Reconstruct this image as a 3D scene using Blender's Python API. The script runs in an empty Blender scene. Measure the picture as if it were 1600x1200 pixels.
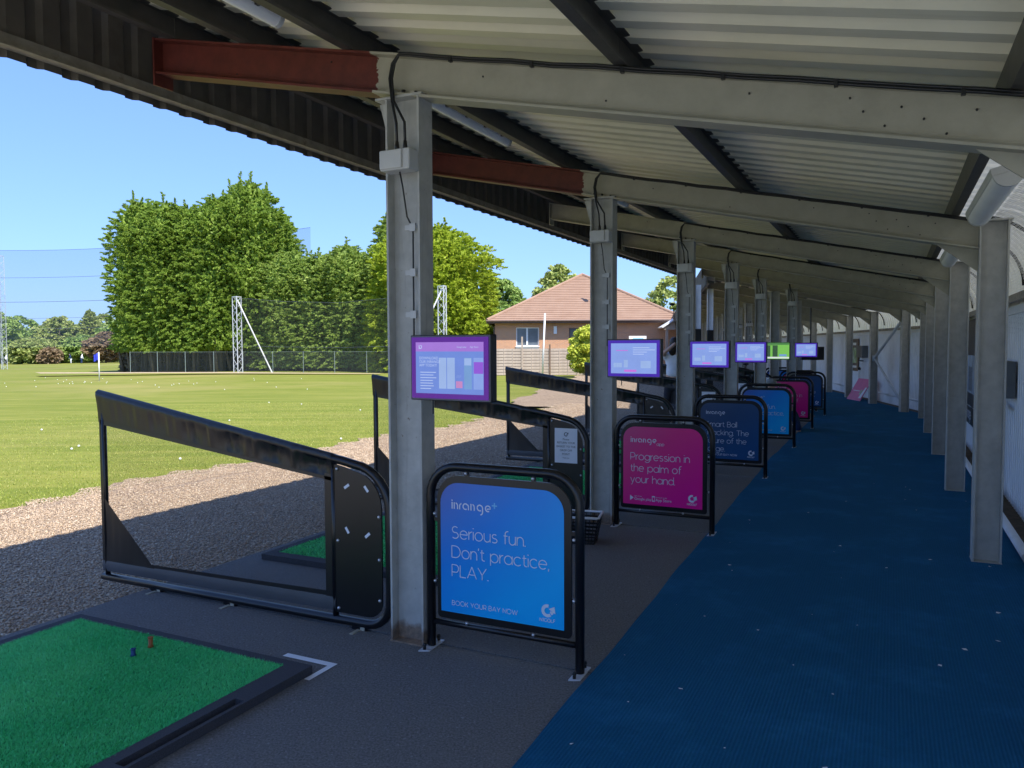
import bpy, math, random
import numpy as np
from mathutils import Matrix, Vector, Euler
random.seed(7); RNG = np.random.default_rng(7)
S = bpy.context.scene
COL = S.collection
sin, cos, pi = math.sin, math.cos, math.pi

# ------------------------------------------------------------------ camera, sky, sun, exposure
cam_d = bpy.data.cameras.new('camera'); cam = bpy.data.objects.new('camera', cam_d); COL.objects.link(cam)
cam_d.sensor_width = 36.0; cam_d.lens = 1217.68/1600*36.0
cam_d.clip_start = 0.05; cam_d.clip_end = 3000
cam.matrix_world = Matrix.Translation((0, 0, 1.6)) @ Matrix.Rotation(pi/2-0.0482, 4, 'X') @ Matrix.Rotation(-0.0039, 4, 'Z')
S.camera = cam
A1 = 0.4522; A2 = 0.18
SUN_EL = math.radians(55.0); SUN_D = math.radians(27.0)
SUN_H = Vector((cos(A1), -sin(A1), 0))*cos(SUN_D)-Vector((sin(A1), cos(A1), 0))*sin(SUN_D)            # horizontal direction towards the sun
W = bpy.data.worlds.new('World'); S.world = W; W.use_nodes = True
wn = W.node_tree.nodes; wl = W.node_tree.links
sky = wn.new('ShaderNodeTexSky'); sky.sky_type = 'NISHITA'; sky.sun_disc = False
sky.sun_elevation = SUN_EL; sky.sun_rotation = math.atan2(SUN_H.x, SUN_H.y)
sky.air_density = 1.0; sky.dust_density = 0.6; sky.ozone_density = 1.2; sky.altitude = 50
bg = wn['Background']; bg.inputs['Strength'].default_value = 0.15
gm = wn.new('ShaderNodeGamma'); gm.inputs[1].default_value = 0.55; wl.new(sky.outputs[0], gm.inputs[0])
tn = wn.new('ShaderNodeMix'); tn.data_type = 'RGBA'; tn.blend_type = 'MULTIPLY'; tn.inputs[0].default_value = 1.0
tn.inputs[7].default_value = (0.345, 0.51, 0.90, 1); wl.new(gm.outputs[0], tn.inputs[6])
wl.new(tn.outputs[2], bg.inputs['Color'])
sd = bpy.data.lights.new('sun', 'SUN'); sd.energy = 2.0; sd.angle = math.radians(0.53); sd.color = (1.0, 0.95, 0.86)
sun = bpy.data.objects.new('sun', sd); COL.objects.link(sun)
sun.rotation_euler = (-(SUN_H*cos(SUN_EL)+Vector((0, 0, sin(SUN_EL))))).to_track_quat('-Z', 'Y').to_euler()
sun.location = (20, -10, 40)
S.view_settings.view_transform = 'Standard'; S.view_settings.look = 'None'
S.view_settings.exposure = 2.05; S.view_settings.gamma = 1.0; S.view_settings.use_curve_mapping = False
S.cycles.use_denoising = True; S.cycles.max_bounces = 10; S.cycles.diffuse_bounces = 6
S.cycles.transparent_max_bounces = 24; S.cycles.sample_clamp_indirect = 8
GAIN = 2.0**S.view_settings.exposure

# ------------------------------------------------------------------ materials
def srgb(r, g, b):
    f = lambda c: c/12.92 if c <= 0.04045 else ((c+0.055)/1.055)**2.4
    return (f(r/255), f(g/255), f(b/255))
class NT:
    def __init__(s, name):
        s.m = bpy.data.materials.new(name); s.m.use_nodes = True
        s.n = s.m.node_tree.nodes; s.l = s.m.node_tree.links
        s.b = s.n['Principled BSDF']; s.out = s.n['Material Output']
        s.tc = s.n.new('ShaderNodeTexCoord')
    def noise(s, scale, detail=4, rough=0.6, coord='Object', vec=None):
        t = s.n.new('ShaderNodeTexNoise'); t.inputs['Scale'].default_value = scale
        t.inputs['Detail'].default_value = detail; t.inputs['Roughness'].default_value = rough
        s.l.new(vec if vec is not None else s.tc.outputs[coord], t.inputs['Vector']); return t
    def mapping(s, scale=(1, 1, 1), rot=(0, 0, 0), coord='Object'):
        t = s.n.new('ShaderNodeMapping'); t.inputs['Scale'].default_value = scale; t.inputs['Rotation'].default_value = rot
        s.l.new(s.tc.outputs[coord], t.inputs['Vector']); return t.outputs[0]
    def ramp(s, fac, stops):
        r = s.n.new('ShaderNodeValToRGB'); el = r.color_ramp.elements
        while len(el) < len(stops): el.new(0.5)
        for e, (p, c) in zip(el, stops): e.position = p; e.color = (*c, 1) if len(c) == 3 else c
        s.l.new(fac, r.inputs[0]); return r.outputs[0]
    def mix(s, fac, a, b, mode='MIX'):
        x = s.n.new('ShaderNodeMix'); x.data_type = 'RGBA'; x.blend_type = mode
        for inp, v in ((x.inputs[0], fac), (x.inputs[6], a), (x.inputs[7], b)):
            if isinstance(v, (int, float)): inp.default_value = v
            elif isinstance(v, tuple): inp.default_value = (*v, 1) if len(v) == 3 else v
            else: s.l.new(v, inp)
        return x.outputs[2]
    def math(s, op, a, b=0.0):
        x = s.n.new('ShaderNodeMath'); x.operation = op
        for inp, v in ((x.inputs[0], a), (x.inputs[1], b)):
            if isinstance(v, (int, float)): inp.default_value = v
            else: s.l.new(v, inp)
        return x.outputs[0]
    def color(s, c): s.l.new(c, s.b.inputs['Base Color']) if not isinstance(c, tuple) else s.b.inputs['Base Color'].__setattr__('default_value', (*c, 1))
    def bump(s, h, strength=0.3, dist=0.01):
        b = s.n.new('ShaderNodeBump'); b.inputs['Strength'].default_value = strength; b.inputs['Distance'].default_value = dist
        s.l.new(h, b.inputs['Height']); s.l.new(b.outputs[0], s.b.inputs['Normal'])
    def rough(s, v, spec=0.5, metal=0.0):
        s.b.inputs['Roughness'].default_value = v; s.b.inputs['Metallic'].default_value = metal
        s.b.inputs['Specular IOR Level'].default_value = spec
def pm(name, col, rough=0.5, var=0.15, scale=6, bump=0.0, bscale=80, spec=0.5, metal=0.0, dirt=None):
    t = NT(name); t.rough(rough, spec, metal)
    nz = t.noise(scale, 6)
    lo = tuple(max(0, c*(1-var)) for c in col); hi = tuple(min(1, c*(1+var)) for c in col)
    c = t.ramp(nz.outputs[0], [(0.3, lo), (0.7, hi)])
    if dirt:
        d = t.noise(dirt[1], 8, 0.7); f = t.ramp(d.outputs[0], [(dirt[2], (0, 0, 0)), (dirt[2]+0.12, (1, 1, 1))])
        c = t.mix(f, c, dirt[0])
    t.color(c)
    if bump: t.bump(t.noise(bscale, 3).outputs[0], bump, 0.004)
    return t.m
def emis(name, col, strength=1.0, base=(0.01, 0.01, 0.01)):
    t = NT(name); t.color(base); t.rough(0.25)
    nz = t.noise(9, 2)
    c = t.ramp(nz.outputs[0], [(0.3, tuple(x*0.96 for x in col)), (0.7, tuple(x*1.04 for x in col))])
    t.l.new(c, t.b.inputs['Emission Color']); t.b.inputs['Emission Strength'].default_value = strength/GAIN
    return t.m
M = {}
M['steel'] = pm('grey_painted_steel', (0.46, 0.45, 0.41), 0.45, 0.16, 9, 0.25, 60, dirt=((0.16, 0.13, 0.1), 5, 0.66))
def colsteel():
    t = NT('grey_painted_column_steel'); t.rough(0.45)
    a = t.noise(9, 6); c = t.ramp(a.outputs[0], [(0.3, (0.37, 0.365, 0.335)), (0.7, (0.5, 0.495, 0.455))])
    dr = t.noise(1.0, 6, vec=t.mapping((26, 26, 1.6))); c = t.mix(t.ramp(dr.outputs[0], [(0.56, (0, 0, 0)), (0.72, (0.55, 0.55, 0.55))]), c, (0.24, 0.22, 0.19))
    sp = t.noise(30, 3, 0.7); c = t.mix(t.ramp(sp.outputs[0], [(0.68, (0, 0, 0)), (0.74, (0.8, 0.8, 0.8))]), c, (0.17, 0.12, 0.08))
    sx = t.n.new('ShaderNodeSeparateXYZ'); t.l.new(t.tc.outputs['Object'], sx.inputs[0])
    e = t.math('ADD', sx.outputs[2], t.math('MULTIPLY', t.noise(14, 5).outputs[0], -0.13)); k = t.ramp(e, [(0.0, (0.8, 0.8, 0.8)), (0.04, (0, 0, 0))])
    k2 = t.n.new('ShaderNodeMath'); k2.operation = 'MULTIPLY'; t.l.new(k, k2.inputs[0]); k2.inputs[1].default_value = 1.0
    rr = t.ramp(t.noise(40, 5).outputs[0], [(0.35, (0.09, 0.045, 0.02)), (0.65, (0.26, 0.15, 0.08))]); t.color(t.mix(k2.outputs[0], c, rr)); t.bump(t.noise(60, 3).outputs[0], 0.25, 0.004); return t.m
M['colsteel'] = colsteel()
M['rafter'] = pm('olive_grey_steel', (0.38, 0.355, 0.27), 0.5, 0.13, 7, 0.25, 60, dirt=((0.14, 0.11, 0.08), 6, 0.68))
M['purlin'] = pm('dull_dark_purlin', (0.062, 0.058, 0.05), 0.5, 0.25, 8, 0.2, 50, dirt=((0.09, 0.07, 0.05), 5, 0.62))
def rafter_red():
    t = NT('grey_rafter_with_red_primer'); t.rough(0.55)
    g = t.ramp(t.noise(7, 6).outputs[0], [(0.3, (0.34, 0.32, 0.24)), (0.7, (0.42, 0.39, 0.30))])
    r = t.ramp(t.noise(11, 6).outputs[0], [(0.3, (0.085, 0.016, 0.010)), (0.7, (0.15, 0.028, 0.018))])
    sx = t.n.new('ShaderNodeSeparateXYZ'); t.l.new(t.tc.outputs['Object'], sx.inputs[0])
    nz = t.noise(22, 4); e = t.math('ADD', sx.outputs[0], t.math('MULTIPLY', t.math('SUBTRACT', nz.outputs[0], 0.5), 0.09))
    k = t.math('LESS_THAN', e, -0.19)
    t.color(t.mix(k, g, r)); t.bump(t.noise(60, 3).outputs[0], 0.25, 0.003); return t.m
M['rafter_red'] = rafter_red()
def ws(name, col, streak):
    t = NT(name); t.rough(0.42)
    a = t.noise(3, 6); b = t.noise(1.0, 6, vec=t.mapping((1.2, 14, 1.2)))
    c = t.ramp(a.outputs[0], [(0.3, tuple(x*0.9 for x in col)), (0.7, col)])
    f = t.ramp(b.outputs[0], [(0.52, (0, 0, 0)), (0.75, (0.5, 0.5, 0.5))])
    t.color(t.mix(f, c, streak)); t.bump(t.noise(30, 4).outputs[0], 0.12, 0.003); return t.m
M['roofsheet'] = ws('cream_roof_sheet', (0.88, 0.82, 0.62), (0.66, 0.60, 0.44))
M['roofwhite'] = ws('translucent_eaves_sheet', (0.74, 0.74, 0.68), (0.55, 0.53, 0.45))
def translucent(m, col, f):
    nt = m.node_tree; b = nt.nodes['Principled BSDF']; t = nt.nodes.new('ShaderNodeBsdfTranslucent'); t.inputs[0].default_value = (*col, 1)
    x = nt.nodes.new('ShaderNodeMixShader'); x.inputs[0].default_value = f; nt.links.new(b.outputs[0], x.inputs[1]); nt.links.new(t.outputs[0], x.inputs[2]); nt.links.new(x.outputs[0], nt.nodes['Material Output'].inputs[0])
translucent(M['roofwhite'], (0.8, 0.8, 0.72), 0.14)  # translucency added so sun through the eaves brightens the bays
M['fascia'] = pm('brown_grey_fascia_sheet', (0.115, 0.098, 0.075), 0.6, 0.2, 5, 0.2, 30, dirt=((0.1, 0.08, 0.06), 4, 0.55))
M['fasciarail'] = pm('pale_eaves_angle', (0.3, 0.27, 0.21), 0.55, 0.25, 9, 0.2, 60, dirt=((0.14, 0.09, 0.05), 8, 0.6))
M['wall'] = pm('white_coated_cladding', (0.88, 0.88, 0.89), 0.4, 0.07, 3, 0.08, 20, dirt=((0.5, 0.5, 0.48), 3, 0.68))
M['rust'] = pm('weathered_grey_angle', (0.3, 0.26, 0.21), 0.7, 0.35, 14, 0.3, 60)
M['black'] = pm('satin_black_tube', (0.008, 0.008, 0.01), 0.28, 0.2, 12, 0.05, 90)
M['blackpanel'] = pm('black_composite_panel', (0.008, 0.008, 0.009), 0.32, 0.2, 4, 0.03, 50)
M['vinyl'] = pm('black_vinyl', (0.016, 0.016, 0.016), 0.30, 0.12, 3, 0.02, 60, spec=0.5)
M['vinylgrey'] = pm('grey_vinyl_band', (0.07, 0.073, 0.08), 0.45, 0.1, 4, 0.02, 60)
M['bolt'] = pm('zinc_bolt', (0.62, 0.62, 0.64), 0.3, 0.1, 30, metal=0.8)
M['white'] = pm('white_paint', (0.78, 0.79, 0.8), 0.45, 0.06, 10, 0.05, 60)
M['paper'] = pm('white_paper', (0.78, 0.79, 0.83), 0.6, 0.03, 14)
M['ink'] = pm('black_ink', (0.03, 0.03, 0.035), 0.6, 0.05, 9)
M['plastic'] = pm('pale_grey_plastic', (0.55, 0.55, 0.53), 0.42, 0.05, 8, 0.03, 40, dirt=((0.4, 0.39, 0.36), 7, 0.68))
M['diff'] = pm('white_light_diffuser', (0.88, 0.88, 0.86), 0.4, 0.04, 5, dirt=((0.5, 0.47, 0.38), 9, 0.66))
M['cable'] = pm('black_cable', (0.01, 0.01, 0.01), 0.4, 0.2, 30)
M['cablegrey'] = pm('grey_cable', (0.24, 0.23, 0.21), 0.5, 0.1, 30)
M['casing'] = pm('black_screen_casing', (0.012, 0.012, 0.015), 0.3, 0.15, 20, 0.03, 90)
M['bezel'] = pm('dark_grey_bezel', (0.09, 0.085, 0.12), 0.3, 0.08, 20)
M['greybox'] = pm('grey_plastic_box', (0.12, 0.13, 0.135), 0.5, 0.08, 8, 0.05, 60)
def carpet(name, c1, c2, scale, ribs=None, b=0.5, dist=0.004, marks=0.0, fleck=None):
    t = NT(name); t.rough(0.95, 0.15)
    a = t.noise(scale, 3, 0.7, 'Object'); big = t.noise(0.8, 4, coord='Object'); mid = t.noise(scale/9, 4)
    c = t.ramp(a.outputs[0], [(0.33, c1), (0.67, c2)])
    c = t.mix(t.math('MULTIPLY', big.outputs[0], 0.55), c, t.mix(0.5, c, tuple(x*0.5 for x in c1)))
    c = t.mix(t.math('MULTIPLY', mid.outputs[0], 0.5), c, tuple(x*0.8 for x in c2))
    if fleck:
        fl = t.noise(scale*0.6, 1, 0.4); c = t.mix(t.ramp(fl.outputs[0], [(fleck[1], (0, 0, 0)), (fleck[1]+0.05, (1, 1, 1))]), c, fleck[0])
    t.color(c); h = a.outputs[0]
    if ribs:
        w = t.n.new('ShaderNodeTexWave'); w.inputs['Scale'].default_value = ribs; w.inputs['Distortion'].default_value = 0.6
        w.inputs['Detail'].default_value = 1
        t.l.new(t.mapping((1, 1, 1), (0, 0, A1)), w.inputs['Vector'])
        h = t.math('ADD', h, t.math('MULTIPLY', w.outputs[0], 0.8)); ribc = t.mix(t.math('MULTIPLY', t.math('SUBTRACT', 1.0, w.outputs[0]), 0.2), c, tuple(x*0.45 for x in c1)); wear = t.noise(1.7, 7, 0.7); t.color(t.mix(t.ramp(wear.outputs[0], [(0.5, (0, 0, 0)), (0.75, (0.35, 0.35, 0.35))]), ribc, tuple(min(1, x*1.5+0.015) for x in c2)))
    t.bump(h, b, dist); return t.m
M['navy'] = carpet('navy_ribbed_carpet', (0.005, 0.088, 0.19), (0.012, 0.15, 0.31), 260, 20, 0.8, 0.004)
M['rubber'] = carpet('charcoal_rubber_matting', (0.075, 0.073, 0.071), (0.25, 0.243, 0.235), 95, None, 0.7, 0.006, fleck=((0.24, 0.24, 0.24), 0.68))
M['traybase'] = carpet('speckled_rubber_tray', (0.04, 0.04, 0.045), (0.10, 0.10, 0.11), 190, None, 0.5, 0.003)
M['turfbase'] = carpet('green_turf_backing', (0.012, 0.20, 0.07), (0.03, 0.34, 0.13), 120, None, 0.6, 0.004)
def islandmat(name, cols, rough=0.6, trans=0.0, vary=None):
    t = NT(name); t.rough(rough, 0.25)
    g = t.n.new('ShaderNodeNewGeometry'); c = t.ramp(g.outputs['Random Per Island'], [(i/max(1, len(cols)-1), x) for i, x in enumerate(cols)])
    if vary:
        nz = t.noise(vary[0], 4); c = t.mix(t.ramp(nz.outputs[0], [(0.35, (0, 0, 0)), (0.65, (1, 1, 1))]), c, t.mix(0.65, c, vary[1]))
    t.color(c)
    if trans:
        tr = t.n.new('ShaderNodeBsdfTranslucent'); t.l.new(c, tr.inputs[0])
        mx = t.n.new('ShaderNodeMixShader'); mx.inputs[0].default_value = trans
        t.l.new(t.b.outputs[0], mx.inputs[1]); t.l.new(tr.outputs[0], mx.inputs[2]); t.l.new(mx.outputs[0], t.out.inputs[0])
    return t.m
M['turf'] = islandmat('green_turf_fibres', [(0.04, 0.42, 0.13), (0.09, 0.72, 0.26), (0.14, 0.85, 0.34)], 0.6, vary=(2.2, (0.2, 0.8, 0.32)))
M['stone'] = islandmat('gravel_stones', [(0.306, 0.225, 0.158), (0.45, 0.324, 0.216), (0.378, 0.279, 0.194), (0.522, 0.405, 0.279), (0.342, 0.261, 0.194), (0.486, 0.36, 0.243), (0.594, 0.504, 0.387)], 0.75)
M['conifer'] = islandmat('conifer_foliage', [(0.186, 0.282, 0.0595), (0.312, 0.463, 0.0832), (0.468, 0.602, 0.119)], 0.55, 0.45, (0.35, (0.282, 0.385, 0.0595)))
M['conifer2'] = islandmat('mid_green_conifer_foliage', [(0.232, 0.334, 0.0832), (0.375, 0.514, 0.119), (0.5, 0.616, 0.155)], 0.55, 0.45, (0.4, (0.344, 0.436, 0.107)))
M['golden'] = islandmat('golden_conifer_foliage', [(0.279, 0.384, 0.0348), (0.453, 0.557, 0.0522), (0.593, 0.661, 0.0783)], 0.55, 0.45, (0.4, (0.348, 0.435, 0.0435)))
M['leaf'] = islandmat('pale_green_leaves', [(0.178, 0.28, 0.0714), (0.28, 0.408, 0.102), (0.408, 0.51, 0.153)], 0.55, 0.3)
M['leaf2'] = islandmat('olive_green_leaves', [(0.229, 0.306, 0.0816), (0.357, 0.422, 0.115), (0.459, 0.485, 0.178)], 0.55, 0.3)
M['leafred'] = islandmat('russet_leaves', [(0.19, 0.13, 0.075), (0.26, 0.18, 0.10), (0.30, 0.23, 0.13)], 0.6, 0.25)
M['bush'] = islandmat('yellow_green_leaves', [(0.289, 0.374, 0.034), (0.51, 0.561, 0.068), (0.714, 0.714, 0.119)], 0.5, 0.25)
M['bark'] = pm('bark', (0.12, 0.095, 0.075), 0.9, 0.3, 6, 0.6, 20)
def grassmat():
    t = NT('mown_grass'); t.rough(0.9, 0.2)
    a = t.noise(26, 4, 0.7); b = t.noise(0.5, 5, vec=t.mapping((0.35, 2.6, 1), (0, 0, -0.12))); c0 = t.noise(0.07, 5); d = t.noise(3.0, 5, vec=t.mapping((0.4, 1.6, 1), (0, 0, -0.1)))
    c = t.ramp(a.outputs[0], [(0.25, (0.101, 0.13, 0.0149)), (0.75, (0.222, 0.242, 0.034))])
    c = t.mix(t.ramp(b.outputs[0], [(0.42, (0, 0, 0)), (0.58, (0.918, 0.842, 0.722))]), c, t.mix(0.6, c, (0.291, 0.272, 0.0585)))
    c = t.mix(t.ramp(d.outputs[0], [(0.4, (0, 0, 0)), (0.62, (0.918, 0.842, 0.722))]), c, t.mix(0.5, c, (0.114, 0.154, 0.0149)))
    c = t.mix(t.ramp(c0.outputs[0], [(0.5, (0, 0, 0)), (0.68, (0.81, 0.742, 0.637))]), c, (0.297, 0.253, 0.085))
    t.color(c); t.bump(a.outputs[0], 0.6, 0.02); return t.m
M['grass'] = grassmat()
M['blade'] = islandmat('grass_blades', [(0.146, 0.214, 0.0273), (0.273, 0.341, 0.0507), (0.41, 0.44, 0.0975), (0.507, 0.488, 0.176)], 0.6, 0.25)
def gravelmat():
    t = NT('gravel_bed'); t.rough(0.9, 0.2)
    v = t.n.new('ShaderNodeTexVoronoi'); v.inputs['Scale'].default_value = 62; t.l.new(t.tc.outputs['Object'], v.inputs['Vector'])
    sh = t.n.new('ShaderNodeSeparateColor'); t.l.new(v.outputs['Color'], sh.inputs[0])
    c = t.ramp(sh.outputs[0], [(0.0, (0.16, 0.117, 0.0826)), (0.35, (0.346, 0.246, 0.166)), (0.7, (0.518, 0.375, 0.248)), (1.0, (0.679, 0.539, 0.383))])
    c = t.mix(t.ramp(v.outputs['Distance'], [(0.25, (0, 0, 0)), (0.75, (0.75, 0.711, 0.627))]), c, (0.099, 0.0703, 0.0517))
    big = t.noise(0.7, 4); c = t.mix(t.ramp(big.outputs[0], [(0.4, (0, 0, 0)), (0.7, (0.555, 0.527, 0.465))]), c, (0.371, 0.281, 0.186))
    t.color(c); t.bump(t.math('MULTIPLY', v.outputs['Distance'], -1.0), 0.8, 0.012); return t.m
M['gravel'] = gravelmat()
M['sand'] = pm('bare_sandy_soil', (0.42, 0.32, 0.2), 0.9, 0.2, 3, 0.4, 20)
M['dirt'] = pm('dark_dirt', (0.10, 0.075, 0.05), 0.95, 0.4, 12, 0.6, 40)
M['paleconcrete'] = pm('pale_dry_concrete', (0.52, 0.5, 0.45), 0.85, 0.1, 4, 0.2, 40)  # pale so the added slab reflects sunlight into the bays
M['concrete'] = pm('worn_concrete', (0.24, 0.235, 0.22), 0.85, 0.2, 8, 0.3, 60)
M['tile'] = None
def rooftile():
    t = NT('buff_red_roof_tiles'); t.rough(0.8, 0.2)
    a = t.noise(1.2, 5); b = t.noise(9, 3)
    c = t.ramp(a.outputs[0], [(0.3, (0.29, 0.185, 0.13)), (0.7, (0.36, 0.245, 0.178))])
    c = t.mix(t.math('MULTIPLY', b.outputs[0], 0.5), c, (0.34, 0.205, 0.145)); t.color(c); t.bump(b.outputs[0], 0.3, 0.02); return t.m
M['tile'] = rooftile()
def brickmat():
    t = NT('orange_brown_brick'); t.rough(0.85, 0.2)
    b = t.n.new('ShaderNodeTexBrick'); b.inputs['Scale'].default_value = 1.0
    b.inputs['Brick Width'].default_value = 0.235; b.inputs['Row Height'].default_value = 0.075; b.inputs['Mortar Size'].default_value = 0.01
    b.inputs['Color1'].default_value = (0.62, 0.28, 0.13, 1); b.inputs['Color2'].default_value = (0.46, 0.22, 0.13, 1); b.inputs['Mortar'].default_value = (0.6, 0.5, 0.38, 1)
    t.l.new(t.mapping((1, 1, 1), (pi/2, 0, 0)), b.inputs['Vector'])
    t.color(t.mix(t.math('MULTIPLY', t.noise(2, 5).outputs[0], 0.35), b.outputs[0], (0.45, 0.22, 0.12))); return t.m
M['brick'] = brickmat()
M['fenceboard'] = pm('weathered_fence_boards', (0.44, 0.36, 0.30), 0.85, 0.2, 3, 0.3, 20)
M['fencepost'] = pm('pale_timber_post', (0.4, 0.32, 0.26), 0.85, 0.15, 6, 0.2, 20)
M['darkpost'] = pm('dark_timber_post', (0.16, 0.11, 0.08), 0.85, 0.2, 6, 0.2, 20)
M['brown'] = pm('brown_fascia_board', (0.12, 0.075, 0.06), 0.6, 0.2, 6)
M['glass'] = pm('dark_window_glass', (0.10, 0.12, 0.14), 0.08, 0.3, 1.2, spec=0.8)
M['galv'] = pm('bright_galvanised_steel', (0.62, 0.64, 0.68), 0.4, 0.1, 6, metal=0.25)
M['galvpale'] = pm('pale_galvanised_pole', (0.66, 0.66, 0.66), 0.5, 0.05, 6)
def netmat(name, col, alpha, mesh=None):
    t = NT(name); t.color(t.ramp(t.noise(3, 3).outputs[0], [(0.3, tuple(c*0.9 for c in col)), (0.7, col)])); t.rough(0.8, 0.2)
    tr = t.n.new('ShaderNodeBsdfTransparent'); mx = t.n.new('ShaderNodeMixShader')
    if mesh:
        a = t.math('LESS_THAN', t.math('FRACT', t.math('MULTIPLY', None or t_sep(t, 0), mesh)), alpha)
        b = t.math('LESS_THAN', t.math('FRACT', t.math('MULTIPLY', t_sep(t, 2), mesh)), alpha)
        t.l.new(t.math('MAXIMUM', a, b), mx.inputs[0])
    else: mx.inputs[0].default_value = alpha
    t.l.new(tr.outputs[0], mx.inputs[1]); t.l.new(t.b.outputs[0], mx.inputs[2]); t.l.new(mx.outputs[0], t.out.inputs[0]); return t.m
def t_sep(t, i):
    sx = t.n.new('ShaderNodeSeparateXYZ'); t.l.new(t.tc.outputs['Object'], sx.inputs[0]); return sx.outputs[i]
M['mesh'] = netmat('fine_black_mesh', (0.03, 0.03, 0.03), 0.085, 260)
M['net'] = netmat('range_netting', (0.05, 0.075, 0.13), 0.24)
M['net2'] = netmat('grey_range_netting', (0.14, 0.15, 0.16), 0.07)
M['chain'] = netmat('chain_link', (0.10, 0.12, 0.11), 0.16)
M['greenpost'] = pm('grey_green_post', (0.2, 0.25, 0.24), 0.6, 0.1, 4)
M['wire'] = pm('dark_net_cable', (0.09, 0.1, 0.13), 0.5, 0.1, 4)
M['skin'] = pm('skin', (0.52, 0.31, 0.22), 0.5, 0.06, 12)
M['hair'] = pm('dark_brown_hair', (0.03, 0.018, 0.012), 0.5, 0.3, 40)
M['shirt'] = pm('pale_grey_cotton', (0.8, 0.81, 0.84), 0.8, 0.06, 12, 0.2, 30)
M['darkcloth'] = pm('dark_trousers', (0.02, 0.02, 0.03), 0.85, 0.2, 12, 0.2, 30)
M['bluecloth'] = pm('blue_trousers', (0.015, 0.04, 0.12), 0.85, 0.2, 12, 0.2, 30)
M['shoe'] = pm('dark_shoe', (0.03, 0.02, 0.02), 0.5, 0.2, 12)
M['greycap'] = pm('grey_cap_cloth', (0.3, 0.3, 0.29), 0.9, 0.1, 20)
M['redcloth'] = pm('dark_red_fabric', (0.18, 0.02, 0.03), 0.8, 0.15, 12)
M['pink'] = pm('pink_board', (0.72, 0.17, 0.32), 0.5, 0.06, 3)
M['orange'] = pm('orange_rubber_tee', (0.32, 0.09, 0.02), 0.6, 0.2, 20)
M['bluetee'] = pm('blue_rubber_tee', (0.01, 0.05, 0.16), 0.6, 0.2, 20)
M['blueflag'] = pm('blue_flag_cloth', (0.03, 0.05, 0.5), 0.8, 0.1, 10)
M['ball'] = pm('white_golf_ball', (0.8, 0.8, 0.78), 0.4, 0.03, 20)
M['logo'] = pm('white_print', (0.72, 0.76, 0.86), 0.5, 0.02, 10)
M['logoblue'] = pm('pale_blue_print', (0.2, 0.55, 0.85), 0.5, 0.02, 10)
def signprint(name, c_tl, c_mid, c_br):
    t = NT(name); t.rough(0.33, 0.45)
    sx = t.n.new('ShaderNodeSeparateXYZ'); t.l.new(t.tc.outputs['Object'], sx.inputs[0])
    k = t.math('SUBTRACT', t.math('MULTIPLY', sx.outputs[0], 0.75), t.math('MULTIPLY', t.math('SUBTRACT', sx.outputs[2], 0.88), 0.85))
    k = t.math('ADD', k, t.math('MULTIPLY', t.math('SUBTRACT', t.noise(1.6, 2).outputs[0], 0.5), 0.25))
    t.color(t.ramp(k, [(0.1, c_tl), (0.55, c_mid), (1.0, c_br)])); return t.m
M['signblue'] = signprint('blue_gradient_print', (0.085, 0.13, 0.46), (0.003, 0.25, 0.78), (0.0, 0.46, 0.95))
M['signmag'] = signprint('magenta_gradient_print', (0.66, 0.08, 0.25), (0.86, 0.03, 0.25), (0.94, 0.005, 0.32))
M['signnavy'] = signprint('navy_gradient_print', (0.05, 0.085, 0.17), (0.022, 0.075, 0.19), (0.01, 0.085, 0.25))
M['stain'] = pm('rust_stained_steel', (0.16, 0.12, 0.08), 0.7, 0.4, 20, 0.3, 60)

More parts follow.
